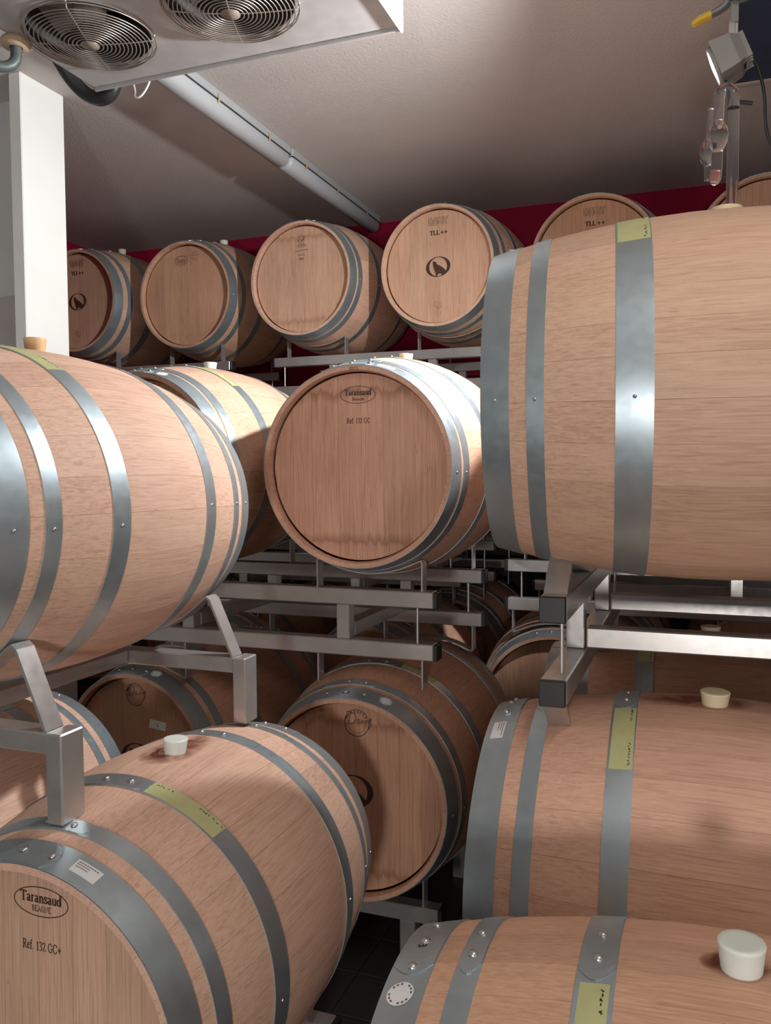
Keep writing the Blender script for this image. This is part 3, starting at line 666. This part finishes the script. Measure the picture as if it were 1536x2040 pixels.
make_barrel('M2', 'oak barrel on the set-back rack, hidden behind the airlock barrel', (-0.50, 3.78, 1.516, 0, 0), 'std', tint=WARM)
for kk_, uu in (('R1', -1.32), ('R2', -2.08)):
    wh = ('behind the barrel marked Ref. 132 GC', 'behind the taped barrel')[kk_ == 'R2']
    make_barrel(kk_+'a', 'second row oak barrel on the floor rack ' + wh, (uu, 3.73, 0.537, 0, 0), 'dam', tint=(.95, .82, .74), group='second row barrels')
    make_barrel(kk_+'b', 'second row oak barrel on the upper rack ' + wh, (uu, 3.73, 1.516, 0, 0), 'std', tint=WARM, group='second row barrels')
make_barrel('E2', 'oak barrel at the inner end of the rack with black end caps', (0.05, 2.57, 1.637, 90, 0), 'std', tint=WARM)
NP = [(-3.503, 4.565, 2.521, 1.8, 0.0), (-2.771, 4.605, 2.513, 0.5, 0.9), (-1.997, 4.552, 2.523, 2.9, -0.3), (-1.230, 4.551, 2.529, 3.8, 0.6), (-0.484, 4.63, 2.512, 1.9, 0.1), (0.28, 4.64, 2.515, 2.0, 0.0)]
NL = ['top row barrel next to the white column, branded TLL++ with a wolf logo', 'top row barrel with an oval Saury brand on its head', 'top row barrel branded with a small square logo and 2023', 'top row barrel with a full wolf logo beside the square-logo barrel', 'top row barrel branded TLL++ partly hidden behind the airlock barrel', 'top row barrel at the end of the row behind the glass airlock']
NPR = [p_damy_tll, p_saury, p_square, p_damy_tll, p_damy_tll, None]
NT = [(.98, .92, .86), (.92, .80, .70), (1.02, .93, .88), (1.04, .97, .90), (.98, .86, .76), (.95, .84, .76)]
NS = ['std', 'std', 'tar', 'std', 'std', 'std']
for i in range(6):
    make_barrel('N%d' % (i+1), NL[i], NP[i], NS[i], NPR[i], NT[i], group='oak barrels of the top row')
UND = ['beside the column', 'branded Saury', 'with the square logo', 'showing a full wolf logo', 'half hidden by the airlock', 'behind the airlock']
for i in range(6):
    u, wv, z, yw, pt = NP[i]
    make_barrel('P%d' % i, 'middle tier oak barrel under the top row barrel ' + UND[i], (u, 4.60 if i < 4 else 4.69, 1.516, 0, 0), 'std', tint=WARM, group='middle tier barrels under the top row')
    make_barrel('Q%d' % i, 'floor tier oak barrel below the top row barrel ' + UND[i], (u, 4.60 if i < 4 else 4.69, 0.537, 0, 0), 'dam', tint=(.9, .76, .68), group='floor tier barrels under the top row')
bung('A', M_TAN, 'tan bung in the barrel on the post rack', .025, .032)
bung('B', M_SIL, 'translucent white bung in the barrel marked Ref. 132 GC+', .0265, .030, phi=2.2)
bung('C', M_SIL, 'white bung in the taped barrel beside the barrel marked Ref. 132 GC', .0245, .024, phi=2)
bung('D', M_CREAM, 'cream bung in the barrel marked Ref. 132 GC', .0245, .022, y=0.0, phi=2)
bE = bung('E', M_CREAM, 'cream bung holding the glass airlock', .030, .014, phi=0)
bung('F', M_CREAM, 'cream bung with a red wine stain in the barrel under the capped rack', .0285, .026, phi=3)
bung('G', M_SIL, 'thick white bung in the barrel with the number 23', .0285, .034, phi=.7)
bung('H', M_CREAM, 'cream bung in the dark stained barrel under the rack', .027, .022)
bung('N1', M_CREAM, 'cream bung in the top row barrel next to the white column', .026, .046)
bung('N2', M_SIL, 'white bung in the top row Saury barrel', .026, .046)

# ------------------------------------------------------------------ racks
TB = 0.0255     # half width of the square tube
def saddle_path(xc, zax, rail_z, sgn, xp=0.170, xb=0.174):
    R = 0.331 + 0.0042
    zt = zax - sgn*math.sqrt(R*R - xp*xp); n = 10
    A = [(xc + xp*(-1+2*i/n), zax - sgn*math.sqrt(R*R - (xp*(-1+2*i/n))**2)) for i in range(n+1)]
    k = (xb-xp)*.12
    return [(xc-xb, rail_z), (xc-xp-.004-k, zt-sgn*.012), (xc-xp-.001, zt-sgn*.002)] + A[1:-1] + [(xc+xp+.001, zt-sgn*.002), (xc+xp+.004+k, zt-sgn*.012), (xc+xb, rail_z)]
def make_rack(label, origin, rotz, x0, x1, ups, downs, cross, rods=True, feet=None, caps='both', group='stainless barrel racks', yr=0.30, xp=.170, xb=.174, hw=.02):
    # local X along the rail, barrel axes along local Y; z 0 is midway between the two tiers
    root = empty('barrel_rack', origin, (0, 0, rotz)); tag(root, label, 'rack', group)
    tiers = (0.08, -0.08) if feet is None or feet > 0.3 else (0.08,)
    for sy in (-1, 1):
        for tz in tiers:
            link('rail', MB().box(x0, x1, sy*yr-TB, sy*yr+TB, tz-TB, tz+TB, .003).me('rail'), M_INOX, root)
            for xe, sg in ((x0, -1), (x1, 1)):
                a, b_ = (xe-.013, xe+.001) if sg < 0 else (xe-.001, xe+.013)
                link('end_cap', MB().box(a, b_, sy*yr-TB*.98, sy*yr+TB*.98, tz-TB*.98, tz+TB*.98, .002).me('cap'), M_CAP, root)
        for xc in cross:
            if len(tiers) == 2:
                link('post', MB().box(xc-.022, xc+.022, sy*yr-.02, sy*yr+.02, -.08+TB, .08-TB, .002).me('post'), M_INOX, root)
        if rods and len(tiers) == 2:
            for xe in (x0+.055, x1-.055):
                link('tie_rod', MB().tube([(xe, sy*yr-.008, -.08+TB-.004), (xe, sy*yr-.008, .08-TB+.004)], .0042, 10).me('rod'), M_INOX, root)
        for xc, dz in ups:
            link('saddle', MB().ribbon(saddle_path(xc, .49+dz, .08+TB-.002, 1, xp, xb), hw, .005, c=sy*yr).me('saddle'), M_INOX, root)
        for xc, dz in downs:
            link('saddle', MB().ribbon(saddle_path(xc, -.49+dz, -.08-TB+.002, -1, xp, xb), hw, .005, c=sy*yr).me('saddle'), M_INOX, root)
        if feet:
            for xc in (x0+.10, x1-.10):
                link('foot', MB().box(xc-.025, xc+.025, sy*yr-.025, sy*yr+.025, -feet, (tiers[-1]-TB), .003).me('foot'), M_INOX, root)
    for xc in cross:
        zc = (-.08+2*TB) if len(tiers) == 2 else .08
        link('cross_tube', MB().box(xc-TB*.9, xc+TB*.9, -yr+TB, yr-TB, zc-TB*.9, zc+TB*.9, .003).me('cross'), M_INOX, root)
    return root
ZM = 1.0265 + ZO
make_rack('stainless rack holding the barrel marked Ref. 132 GC', (0, 2.74, ZM), 0, -1.925, -.752, [(-1.712, .0), (-.963, 0)], [(-1.807, -.03), (-.963, 0)], (-1.62, -1.05))
make_rack('low stainless rack on the floor under the two script-stamped barrels', (0, 2.74, 1.0265-.9795+ZO), 0, -2.03, -.74, [(-1.807, -.03), (-.963, 0)], [], (-1.62, -1.10), feet=.087)
make_rack('stainless rack set back behind the airlock barrel', (0, 3.75, ZM), 0, -.745, .44, [(-.50, 0), (.24, 0)], [(-.55, 0), (.24, 0)], (-.43, .13))
make_rack('stainless rack of the second row behind the barrel marked Ref. 132 GC', (0, 3.73, ZM), 0, -2.29, -1.105, [(-2.08, 0), (-1.32, 0)], [(-2.08, 0), (-1.32, 0)], (-1.98, -1.42))
make_rack('low stainless floor rack of the second row behind the stamped barrels', (0, 3.73, 1.0265-.9795+ZO), 0, -2.29, -1.105, [(-2.08, 0), (-1.32, 0)], [], (-1.98, -1.42), feet=.087)
make_rack('low stainless rack on the floor, set back behind the brown stamped barrel', (0, 3.75, 1.0265-.9795+ZO), 0, -.76, .44, [(-.55, 0), (.24, 0)], [], (-.43, .13), feet=.087)
for k, (ia, ib) in enumerate(((0, 1), (2, 3), (4, 5))):
    xa, xb = NP[ia][0], NP[ib][0]; nm = ('next to the white column', 'under the square-logo barrel', 'behind the airlock barrel')[k]
    make_rack('stainless rack carrying the top row barrels ' + nm, (0, 4.585 if k < 2 else 4.65, 2.0265+ZO), 0, xa-.255, xb+.23, [(xa, 0.005), (xb, 0.005)], [(xa, -.02), (xb, -.02)], (xa+.1, xb-.1))
    make_rack('stainless rack under the middle tier barrels ' + nm, (0, 4.60 if k < 2 else 4.69, ZM), 0, xa-.23, xb+.23, [(xa, 0), (xb, 0)], [(xa, 0), (xb, 0)], (xa+.1, xb-.1))
    make_rack('low stainless rack on the floor for the back row ' + nm, (0, 4.60 if k < 2 else 4.69, 1.0265-.9795+ZO), 0, xa-.23, xb+.23, [(xa, 0), (xb, 0)], [], (xa+.1, xb-.1), feet=.087)
# racks of the crosswise stack: local X points along world +Y
make_rack('stainless rack with black end caps holding the airlock barrel', (0.04, 0, 1.155+ZO), PI/2, 1.60, 2.79, [(1.815, -.006), (2.57, -.006)], [(1.804, .006), (2.545, .006)], (1.92, 2.46), xp=.118, xb=.192, hw=.0225)
make_rack('stainless floor rack under the cream-bunged barrel', (0.03, 0, .183+ZO), PI/2, 1.59, 2.79, [(1.804, 0), (2.545, 0)], [], (1.92, 2.46), feet=.223)
make_rack('low stainless floor rack under the barrel with the number 23', (0.058, 0, .039+ZO), PI/2, .12, 1.32, [(1.099, 0)], [], (.5, .95), feet=.079)
make_rack('low stainless floor rack under the white-bunged barrel', (0, 1.53, .049+ZO), 0, -2.09, -.83, [(-1.865, -.004), (-1.068, 0)], [], (-1.7, -1.25), feet=.089)
# welded post rack that stands on two barrels and carries one
pr = empty('barrel_rack', (-1.43, 1.525, 0.86+ZO), (0, 0, 0)); tag(pr, 'welded stainless post rack standing on the two floor barrels beside the column', 'rack', 'stainless barrel racks')
for yy in (-.325, .315):
    zb = .998 - .86; zt = 1.036 - .86
    link('beam', MB().box(-.435, .345, yy-.025, yy+.025, zb, zt, .003).me('beam'), M_INOX, pr)
    for xx in (.3625, -.435):
        zf = .0135 if xx > 0 else .006
        link('post', MB().box(xx-.018, xx+.018, yy-.03, yy+.03, zf, zt+.002, .003).me('post'), M_INOX, pr)
    for sg in (1, -1):
        xa = .014; R = .3315+.004; zax = 1.412-.86 + (.004 if yy < 0 else 0)
        def ct(dx): return zax - math.sqrt(R*R - dx*dx)
        path = [(xa+sg*.325, zt), (xa+sg*.262, ct(.232)+.006), (xa+sg*.252, ct(.232)+.014), (xa+sg*.240, ct(.232)+.006)] + [(xa+sg*d, ct(d)) for d in (.215, .18, .14, .10, .06)] 
        if sg < 0: path = path[::-1]
        link('cradle', MB().ribbon(path, .022, .006, c=yy).me('cradle'), M_INOX, pr)
link('cross_tube', MB().box(.0-.02, .0+.03, -.30, .29, .998-.86, 1.036-.86, .003).me('cross'), M_INOX, pr)

# ------------------------------------------------------------------ ceiling cooler
M_GALV = steel('dull_galvanised_sheet', (0.56, 0.55, 0.55), 0.5, 0.3)
M_WIRE = steel('rusty_wire', (0.44, 0.38, 0.34), 0.42, 0.75)
M_DARK = plain('dark_fan_interior', (0.03, 0.027, 0.025), 0.6)
M_BLACK = plain('black_rubber', (0.018, 0.019, 0.02), 0.42)
ac = empty('ceiling_cooler', (-1.385, 2.11, 2.80+ZO)); tag(ac, 'grey ceiling-hung cooling unit with two wire-guarded fans on its underside', 'air cooler')
hx0, hx1, hy0, hy1, hz = -.555, .545, -.31, .295, .235
mb = MB(); fr = .178; cs = .225; n = 48
def square_pt(a, h):
    c_, s_ = math.cos(a), math.sin(a); k = h/max(abs(c_), abs(s_)); return (c_*k, s_*k)
fans = (-.332, .146)
for fx in fans:
    V = []
    for k in range(n):
        a = 2*PI*k/n + PI/n*0; V.append((fx+fr*math.cos(a), fr*math.sin(a), 0)); x, y = square_pt(a, cs); V.append((fx+x, y, 0))
    mb.add(V, [(2*k, 2*k+1, 2*((k+1) % n)+1, 2*((k+1) % n)) for k in range(n)])
def q(x0, x1, y0, y1): mb.add([(x0, y0, 0), (x1, y0, 0), (x1, y1, 0), (x0, y1, 0)], [(0, 1, 2, 3)])
q(hx0, fans[0]-cs, hy0, hy1); q(fans[0]+cs, fans[1]-cs, hy0, hy1); q(fans[1]+cs, hx1, hy0, hy1)
for fx in fans: q(fx-cs, fx+cs, hy0, -cs); q(fx-cs, fx+cs, cs, hy1)
link('bottom_panel', mb.me('bottom_panel', False), M_GALV, ac)
mb = MB(); mb.add([(hx0, hy0, 0), (hx1, hy0, 0), (hx1, hy1, 0), (hx0, hy1, 0), (hx0, hy0, hz), (hx1, hy0, hz), (hx1, hy1, hz), (hx0, hy1, hz)], [(0, 1, 5, 4), (2, 3, 7, 6), (3, 0, 4, 7), (4, 5, 6, 7)])
link('casing', mb.me('casing', False), M_GALV, ac)
link('end_panel', MB().box(hx1-.004, hx1+.004, hy0-.006, hy1+.006, -.016, hz, .002).me('end_panel'), plain('white_enamel_end', (.72, .74, .76), .4), ac)
link('drip_lip', MB().box(hx0, hx1, hy1-.004, hy1+.004, -.012, .03, .002).me('lip'), M_GALV, ac)
for fx in fans:
    f = link('fan_shroud', MB().lathe([(fr, 0.001), (fr, .16), (.001, .16)], 48).me('shroud', False), M_DARK, ac, (fx, 0, 0))
    mb = MB()
    for k in range(5):
        a = 2*PI*k/5 + .3; T = Matrix.Rotation(a, 4, 'Z') @ Matrix.Rotation(.45, 4, 'Y')
        mb.add([T @ Vector(p) for p in ((-.03, .04, 0), (.03, .04, 0), (.062, .155, 0), (-.055, .165, 0))], [(0, 1, 2, 3)])
    link('fan_blade', mb.me('blades', False), plain('worn_grey_blade', (.28, .26, .24), .5), f, (0, 0, .075))
    link('fan_hub', MB().lathe([(.001, .0), (.045, .005), (.05, .03), (.05, .08), (.001, .08)], 24).me('hub'), M_GALV, f, (0, 0, .05))
    mb = MB()
    def gz(r): return -.034 + .012*(r/.19)**2 + (.026 if r > .188 else 0)
    rs = [.026 + i*.0118 for i in range(14)] + [.190]
    for r in rs:
        mb.tube([(r*math.cos(2*PI*k/40), r*math.sin(2*PI*k/40), gz(r)) for k in range(40)], .0019, 5, False, True)
    for r, z_ in ((.192, -.012), (.192, -.004)):
        mb.tube([(r*math.cos(2*PI*k/40), r*math.sin(2*PI*k/40), z_) for k in range(40)], .0019, 5, False, True)
    for k in range(4):
        a = PI/2*k + .35
        mb.tube([(r*math.cos(a), r*math.sin(a), gz(r)+.002) for r in (.02, .08, .14, .185)] + [(.193*math.cos(a), .193*math.sin(a), -.002)], .0022, 5)
    g = link('fan_guard', mb.me('guard', False), M_WIRE, ac, (fx, 0, 0))
    link('guard_plate', MB().lathe([(.001, -.037), (.026, -.036), (.026, -.033), (.001, -.033)], 24).me('plate'), plain('rusty_plate', (.30, .24, .19), .6, .4), g)
for hx in (hx0+.08, hx1-.08):
    for hy in (hy0+.08, hy1-.08):
        link('hanger_rod', MB().tube([(hx, hy, hz-.005), (hx, hy, CEIL-2.80-ZO)], .006, 8).me('hanger_rod'), M_GALV, ac)
# drain pipe, hose and tie of the cooler
M_PVC = plain('grey_green_pvc', (.075, .092, .09), .45, noise=.2, nscale=25)
px, py, pz = -1.945, 2.055, 2.80+ZO
dp = empty('drain_pipe', (px, py, pz-.08)); tag(dp, 'grey plastic drain elbow under the cooler corner', 'pipe')
link('foam_collar', MB().lathe([(.019, .055), (.040, .058), (.044, .068), (.040, .080), (.019, .080)], 20).me('collar'), plain('tan_foam', (.50, .36, .24), .9, bump=.6, nscale=60), dp)
pts = [(0, 0, .08), (0, 0, .03)] + [(-.03*(1-math.cos(a)), -.05*(1-math.cos(a)), .03-.045*math.sin(a)) for a in (.3, .7, 1.1, 1.5)] + [(-.10, -.19, -.016)]
link('elbow', MB().tube(pts, .0165, 16).me('elbow'), M_PVC, dp)
link('socket', MB().tube([(-.028, -.048, -.014), (-.062, -.108, -.0155)], .0215, 16).me('socket'), M_PVC, dp)
hp = [(-2.16, 2.36, 3.04), (-2.13, 2.40, 2.98), (-2.10, 2.46, 2.88), (-2.06, 2.49, 2.825), (-2.01, 2.50, 2.80), (-1.965, 2.50, 2.80), (-1.935, 2.50, 2.83), (-1.925, 2.50, 2.90), (-1.925, 2.50, 3.06)]
def smooth(P, it=3):
    P = [Vector(p) for p in P]
    for _ in range(it):
        Q = [P[0]]
        for a, b_ in zip(P, P[1:]): Q += [a*.75+b_*.25, a*.25+b_*.75]
        P = Q + [P[-1]]
    return P
o = link('insulated_hose', MB().tube([(p.x, p.y, p.z+ZO+.012) for p in smooth(hp, 2)], .025, 14).me('hose'), M_BLACK); tag(o, 'black insulated hose curving behind the cooler', 'hose')
lp = [(-1.80, 2.415, 2.815), (-1.79, 2.425, 2.775), (-1.80, 2.43, 2.755), (-1.775, 2.43, 2.755), (-1.74, 2.425, 2.785), (-1.72, 2.415, 2.82)]
o = link('cable_tie', MB().tube([(p.x, p.y, p.z+ZO) for p in smooth(lp, 2)], .0035, 8).me('tie'), M_WHITE); tag(o, 'white cable tie loop hanging from the cooler edge', 'cable tie')

# ------------------------------------------------------------------ ceiling luminaires and added fill lights
M_DIFF = plain('grey_white_diffuser', (.40, .41, .42), .35)
M_LHOUS = plain('grey_luminaire_housing', (.35, .36, .365), .45)
M_CLIP = plain('tan_spring_clip', (.62, .42, .22), .45, .3)
def luminaire(label, x, y0, y1, clips, lit=None):
    r = empty('linear_luminaire', (x, (y0+y1)/2, CEIL)); tag(r, label, 'ceiling light', 'linear ceiling lights')
    h = (y1-y0)/2
    link('housing', MB().box(-.05, .05, -h, h, -.042, 0, .006).me('housing'), M_LHOUS, r)
    link('seam', MB().box(-.0515, .0515, -h+.004, h-.004, -.046, -.042, 0).me('seam'), M_CAP, r)
    prof = [(-.046, -.046), (-.045, -.065), (-.038, -.085), (-.022, -.098), (0, -.102), (.022, -.098), (.038, -.085), (.045, -.065), (.046, -.046)]
    V = []; F = []; k = len(prof)
    for y, s in ((-h+.004, .86), (-h+.02, 1), (h-.02, 1), (h-.004, .86)):
        for a, c_ in prof: V.append((a*s, y, -.046 + (c_+.046)*s))
    for i in range(3):
        for j in range(k-1): F.append((i*k+j, i*k+j+1, (i+1)*k+j+1, (i+1)*k+j))
    F += [tuple(range(k))[::-1], tuple(3*k+j for j in range(k))]
    mb = MB(); mb.add(V, F, True); mt = M_DIFF
    if lit:  # glow used only by the added fill lights
        mt, nt, b = nmat('added_fill_diffuser'); b.inputs['Base Color'].default_value = (.9, .9, .9, 1); b.inputs['Emission Color'].default_value = (1, .97, .92, 1); b.inputs['Emission Strength'].default_value = lit
    link('diffuser', mb.me('diffuser'), mt, r)
    for c_ in clips:
        for sx in (1, -1):
            link('clip', MB().ribbon([(sx*.047, -.056), (sx*.053, -.050), (sx*.054, -.040), (sx*.0535, -.022)], .006, .0022, c=c_-(y0+y1)/2).me('clip'), M_CLIP, r)
    return r
luminaire('unlit linear ceiling light running to the crimson wall', -1.945, 3.80, 5.02, (3.95, 4.35, 4.78))
luminaire('unlit linear ceiling light between the cooler and the next light', -1.945, 2.57, 3.785, (2.75, 3.12, 3.56))
luminaire('added fill light shaped as a linear ceiling light over the aisle in front of the crosswise barrels', 0.50, -.1, 1.1, (0, .5, 1.0), 42)  # unseen fill light, added to brighten the scene from overhead
luminaire('added fill light shaped as a linear ceiling light over the aisle by the doorway', -.75, -2.3, -1.1, (-2.2, -1.7, -1.2), 5)  # another unseen light, added behind the camera for brightness

# ------------------------------------------------------------------ navy panel, hanger, flood lamp, clamp
nv = link('ceiling_panel', MB().box(.085, 1.6, 2.2, 3.815, CEIL-.018, CEIL, .003).me('panel'), plain('navy_sheet', (.03, .055, .11), .5, noise=.15, nscale=10)); tag(nv, 'navy blue sheet fixed to the ceiling above the lamp', 'panel')
mb = MB(); rr = random.Random(4)
for i in range(30):
    x = .085 + i*.05; mb.box(x, x+.05, 3.812, 3.832+rr.uniform(0, .012), CEIL-.022, CEIL-.002)
link('ragged_edge', mb.me('edge'), plain('torn_plaster_edge', (.62, .52, .46), .9), nv)
M_LG = plain('grey_cast_lamp', (.30, .29, .27), .45, .2)
lx, ly, lz = LAMP_POS
hb = link('hanger_strip', MB().box(.066, .078, 2.497, 2.512, lz+.04, CEIL, .001).me('hanger'), plain('pale_strip', (.55, .53, .50), .5)); tag(hb, 'thin pale strip hanging from the ceiling that carries the lamp', 'strip')
fl_rot = LAMP_N.to_track_quat('X', 'Z').to_euler()
lamp = empty('flood_lamp', LAMP_POS, fl_rot); tag(lamp, 'grey LED flood lamp clamped under the ceiling, shining towards the column', 'lamp')
hm = MB(); hm.add([(-.004, -.056, -.048), (-.004, .056, -.048), (-.004, .056, .048), (-.004, -.056, .048), (-.055, -.05, -.042), (-.055, .05, -.042), (-.055, .05, .042), (-.055, -.05, .042), (-.085, -.034, -.026), (-.085, .034, -.026), (-.085, .034, .03), (-.085, -.034, .03)],
     [(3,2,1,0), (0,1,5,4), (1,2,6,5), (2,3,7,6), (3,0,4,7), (4,5,9,8), (5,6,10,9), (6,7,11,10), (7,4,8,11), (8,9,10,11)])
for k in range(5):
    y = -.036 + k*.018; hm.box(-.088, -.05, y-.002, y+.002, -.036, .036)
link('housing', hm.me('housing'), M_LG, lamp)
RX = Matrix.Rotation(PI/2, 4, 'Y')
bz = MB(); bz.lathe([(.047, -.006), (.054, -.006), (.055, .004), (.049, .006), (.046, .003)], 32, RX)
link('bezel', bz.me('bezel'), M_LG, lamp)
gm, nt, b = nmat('lit_lamp_glass'); b.inputs['Emission Color'].default_value = (.93, .95, 1, 1); b.inputs['Emission Strength'].default_value = 30
link('lamp_glass', MB().lathe([(.047, 0), (.040, .004), (.02, .007), (.0005, .008)], 32, RX).me('glass'), gm, lamp)
lb = empty('lamp_bracket', LAMP_POS + Vector((.045, 0, .05))); tag(lb, 'steel bracket joining the flood lamp to the pale strip', 'bracket')
link('arm', MB().box(-.012, .004, -.008, .008, 0, .062, .001).me('arm'), M_INOX, lb); link('upper_arm', MB().box(-.008, .012, -.010, .010, .056, .15, .001).me('arm2'), M_LG, lb)
link('bolt', MB().tube([(-.014, -.016, .012), (-.002, -.016, .012), (.004, -.016, .012)], .007, 10).me('bolt'), M_RIVET, lb)
link('knob', MB().lathe([(.001, 0), (.016, .002), (.016, .012), (.009, .016), (.009, .030), (.001, .030)], 12, Matrix.Translation((0, -.012, .142)) @ Matrix.Rotation(PI, 4, 'X')).me('knob'), M_BLACK, lb)
LINV = (Matrix.Translation(LAMP_POS) @ fl_rot.to_matrix().to_4x4()).inverted()
def lampw(m): return LINV @ Matrix.Translation(m)
link('cable_gland', MB().box(-.012, .014, -.016, .016, -.026, .028, .003, lampw((.092, 2.5, 2.595+ZO)) @ Matrix.Rotation(.3, 4, 'Y')).me('gland'), M_CAP, lamp)
cab = [(.098, 2.5, 2.60), (.118, 2.5, 2.588), (.134, 2.5, 2.545), (.146, 2.5, 2.485), (.147, 2.5, 2.42), (.155, 2.5, 2.37), (.19, 2.5, 2.31), (.32, 2.5, 2.28)]
o = link('lamp_cable', MB().tube([(p.x, p.y, p.z+ZO) for p in smooth(cab, 2)], .0042, 8).me('cable'), M_BLACK); tag(o, 'black cable hanging from the flood lamp', 'cable')
cl = empty('spring_clamp', (.068, 2.497, lz+.125)); tag(cl, 'grey spring clamp with yellow tips gripping the pale strip', 'clamp')
M_YEL = plain('yellow_plastic', (.70, .45, .04), .4); M_CLG = plain('grey_clamp', (.22, .22, .21), .45, .3)
for sy in (-1, 1):
    arm = smooth([(-.012, sy*.010-.012, .055), (-.016, sy*.014-.012, .03), (-.030, sy*.006-.012, .018), (-.062, sy*.006-.012, .006)], 2)
    link('jaw', MB().tube(arm, .008, 8).me('jaw'), M_CLG, cl)
    link('jaw_tip', MB().tube([(-.058, sy*.006-.012, .0075), (-.085, sy*.006-.012, 0), (-.104, sy*.006-.012, -.010)], [.010, .0095, .007], 8).me('tip'), M_YEL, cl)
    arm2 = smooth([(-.012, sy*.010-.012, .055), (.004, sy*.012-.012, .035), (.030, sy*.008-.012, .036), (.048, sy*.008-.012, .044)], 2)
    link('handle', MB().tube(arm2, .008, 8).me('handle'), M_CLG, cl); link('handle_grip', MB().tube([(.044, sy*.008-.012, .043), (.078, sy*.008-.012, .056)], .010, 8).me('grip'), M_YEL, cl)

# ------------------------------------------------------------------ glass airlock on the crosswise barrel
gl, nt, b = nmat('clear_glass'); b.inputs['Base Color'].default_value = (.97, .97, .97, 1); b.inputs['Transmission Weight'].default_value = .97; b.inputs['Roughness'].default_value = .06; b.inputs['IOR'].default_value = 1.16; b.inputs['Specular IOR Level'].default_value = 1.0
wn, nt, b = nmat('pink_liquid'); b.inputs['Base Color'].default_value = (.85, .45, .38, 1); b.inputs['Transmission Weight'].default_value = .8; b.inputs['Roughness'].default_value = .1; b.inputs['IOR'].default_value = 1.2
EZ = 2.0 + ZO
al = empty('glass_airlock', (.040, 1.813, EZ)); tag(al, 'clear glass bubble airlock with pink liquid standing in the cream bung', 'airlock')
def gtube(name, pts, rs, n=18, mat=gl):
    return link(name, MB().tube(pts, rs, n).me(name), mat, al)
gtube('main_tube', [(.010, 0, .002), (.010, 0, .20)], .0112)
P = [(.010, 0, .20)] + [(-.003+.013*math.cos(a), 0, .222+.018*math.sin(a)) for a in (.0, .5, 1.0, 1.57, 2.1, 2.7, 3.14)] + [(-.016, 0, .19), (-.018, -.004, .165)]
gtube('bend', P, [.0112, .0112, .0112, .011, .011, .011, .0108, .0105, .010, .009])
gtube('upper_bulb', [(-.018, -.004, .178), (-.018, -.004, .172), (-.018, -.004, .164), (-.018, -.004, .150), (-.018, -.004, .136), (-.018, -.004, .126), (-.018, -.004, .12)], [.009, .0135, .018, .0205, .018, .0135, .009])
gtube('down_tube', [(-.018, -.004, .122), (-.019, -.004, .09), (-.021, -.004, .07), (-.023, -.004, .060), (-.025, -.004, .056)], [.0105, .0112, .0115, .0105, .004])
gtube('vent_tube', [(-.034, .002, .068), (-.035, .002, .11), (-.033, .002, .16), (-.031, .002, .205)], [.008, .0072, .006, .005])
gtube('lower_bulb', [(-.036, .002, .146), (-.037, .002, .138), (-.038, .002, .122), (-.037, .002, .106), (-.035, .002, .096)], [.006, .0115, .0135, .0115, .006])
gtube('liquid', [(-.0215, -.004, .082), (-.022, -.004, .070), (-.0235, -.004, .062)], [.0085, .0085, .006], mat=wn)
link('lever', MB().tube([LINV @ Vector(p) for p in ((.045, 2.5, 2.545+ZO), (.060, 2.5, 2.495+ZO), (.084, 2.5, 2.478+ZO), (.116, 2.5, 2.470+ZO))], .0052, 10).me('lever'), M_CAP, lamp)
# ------------------------------------------------------------------ second work lamp behind the camera
wl2 = empty('work_lamp', (WORK_POS.x, WORK_POS.y-.03, 0)); tag(wl2, 'work lamp on a low tripod behind the camera, shining at the racks', 'lamp')
link('housing', MB().box(-.19, .19, -.06, .028, WORK_POS.z-.19, WORK_POS.z+.19, .01).me('housing'), M_LG, wl2)
link('pole', MB().tube([(0, -.02, .25), (0, -.02, WORK_POS.z-.18)], .014, 12).me('pole'), M_BLACK, wl2)
for a in (.5, 2.6, 4.7):
    link('leg', MB().tube([(0, -.02, .30), (.28*math.cos(a), -.02+.28*math.sin(a), .012)], .011, 8).me('leg'), M_BLACK, wl2)
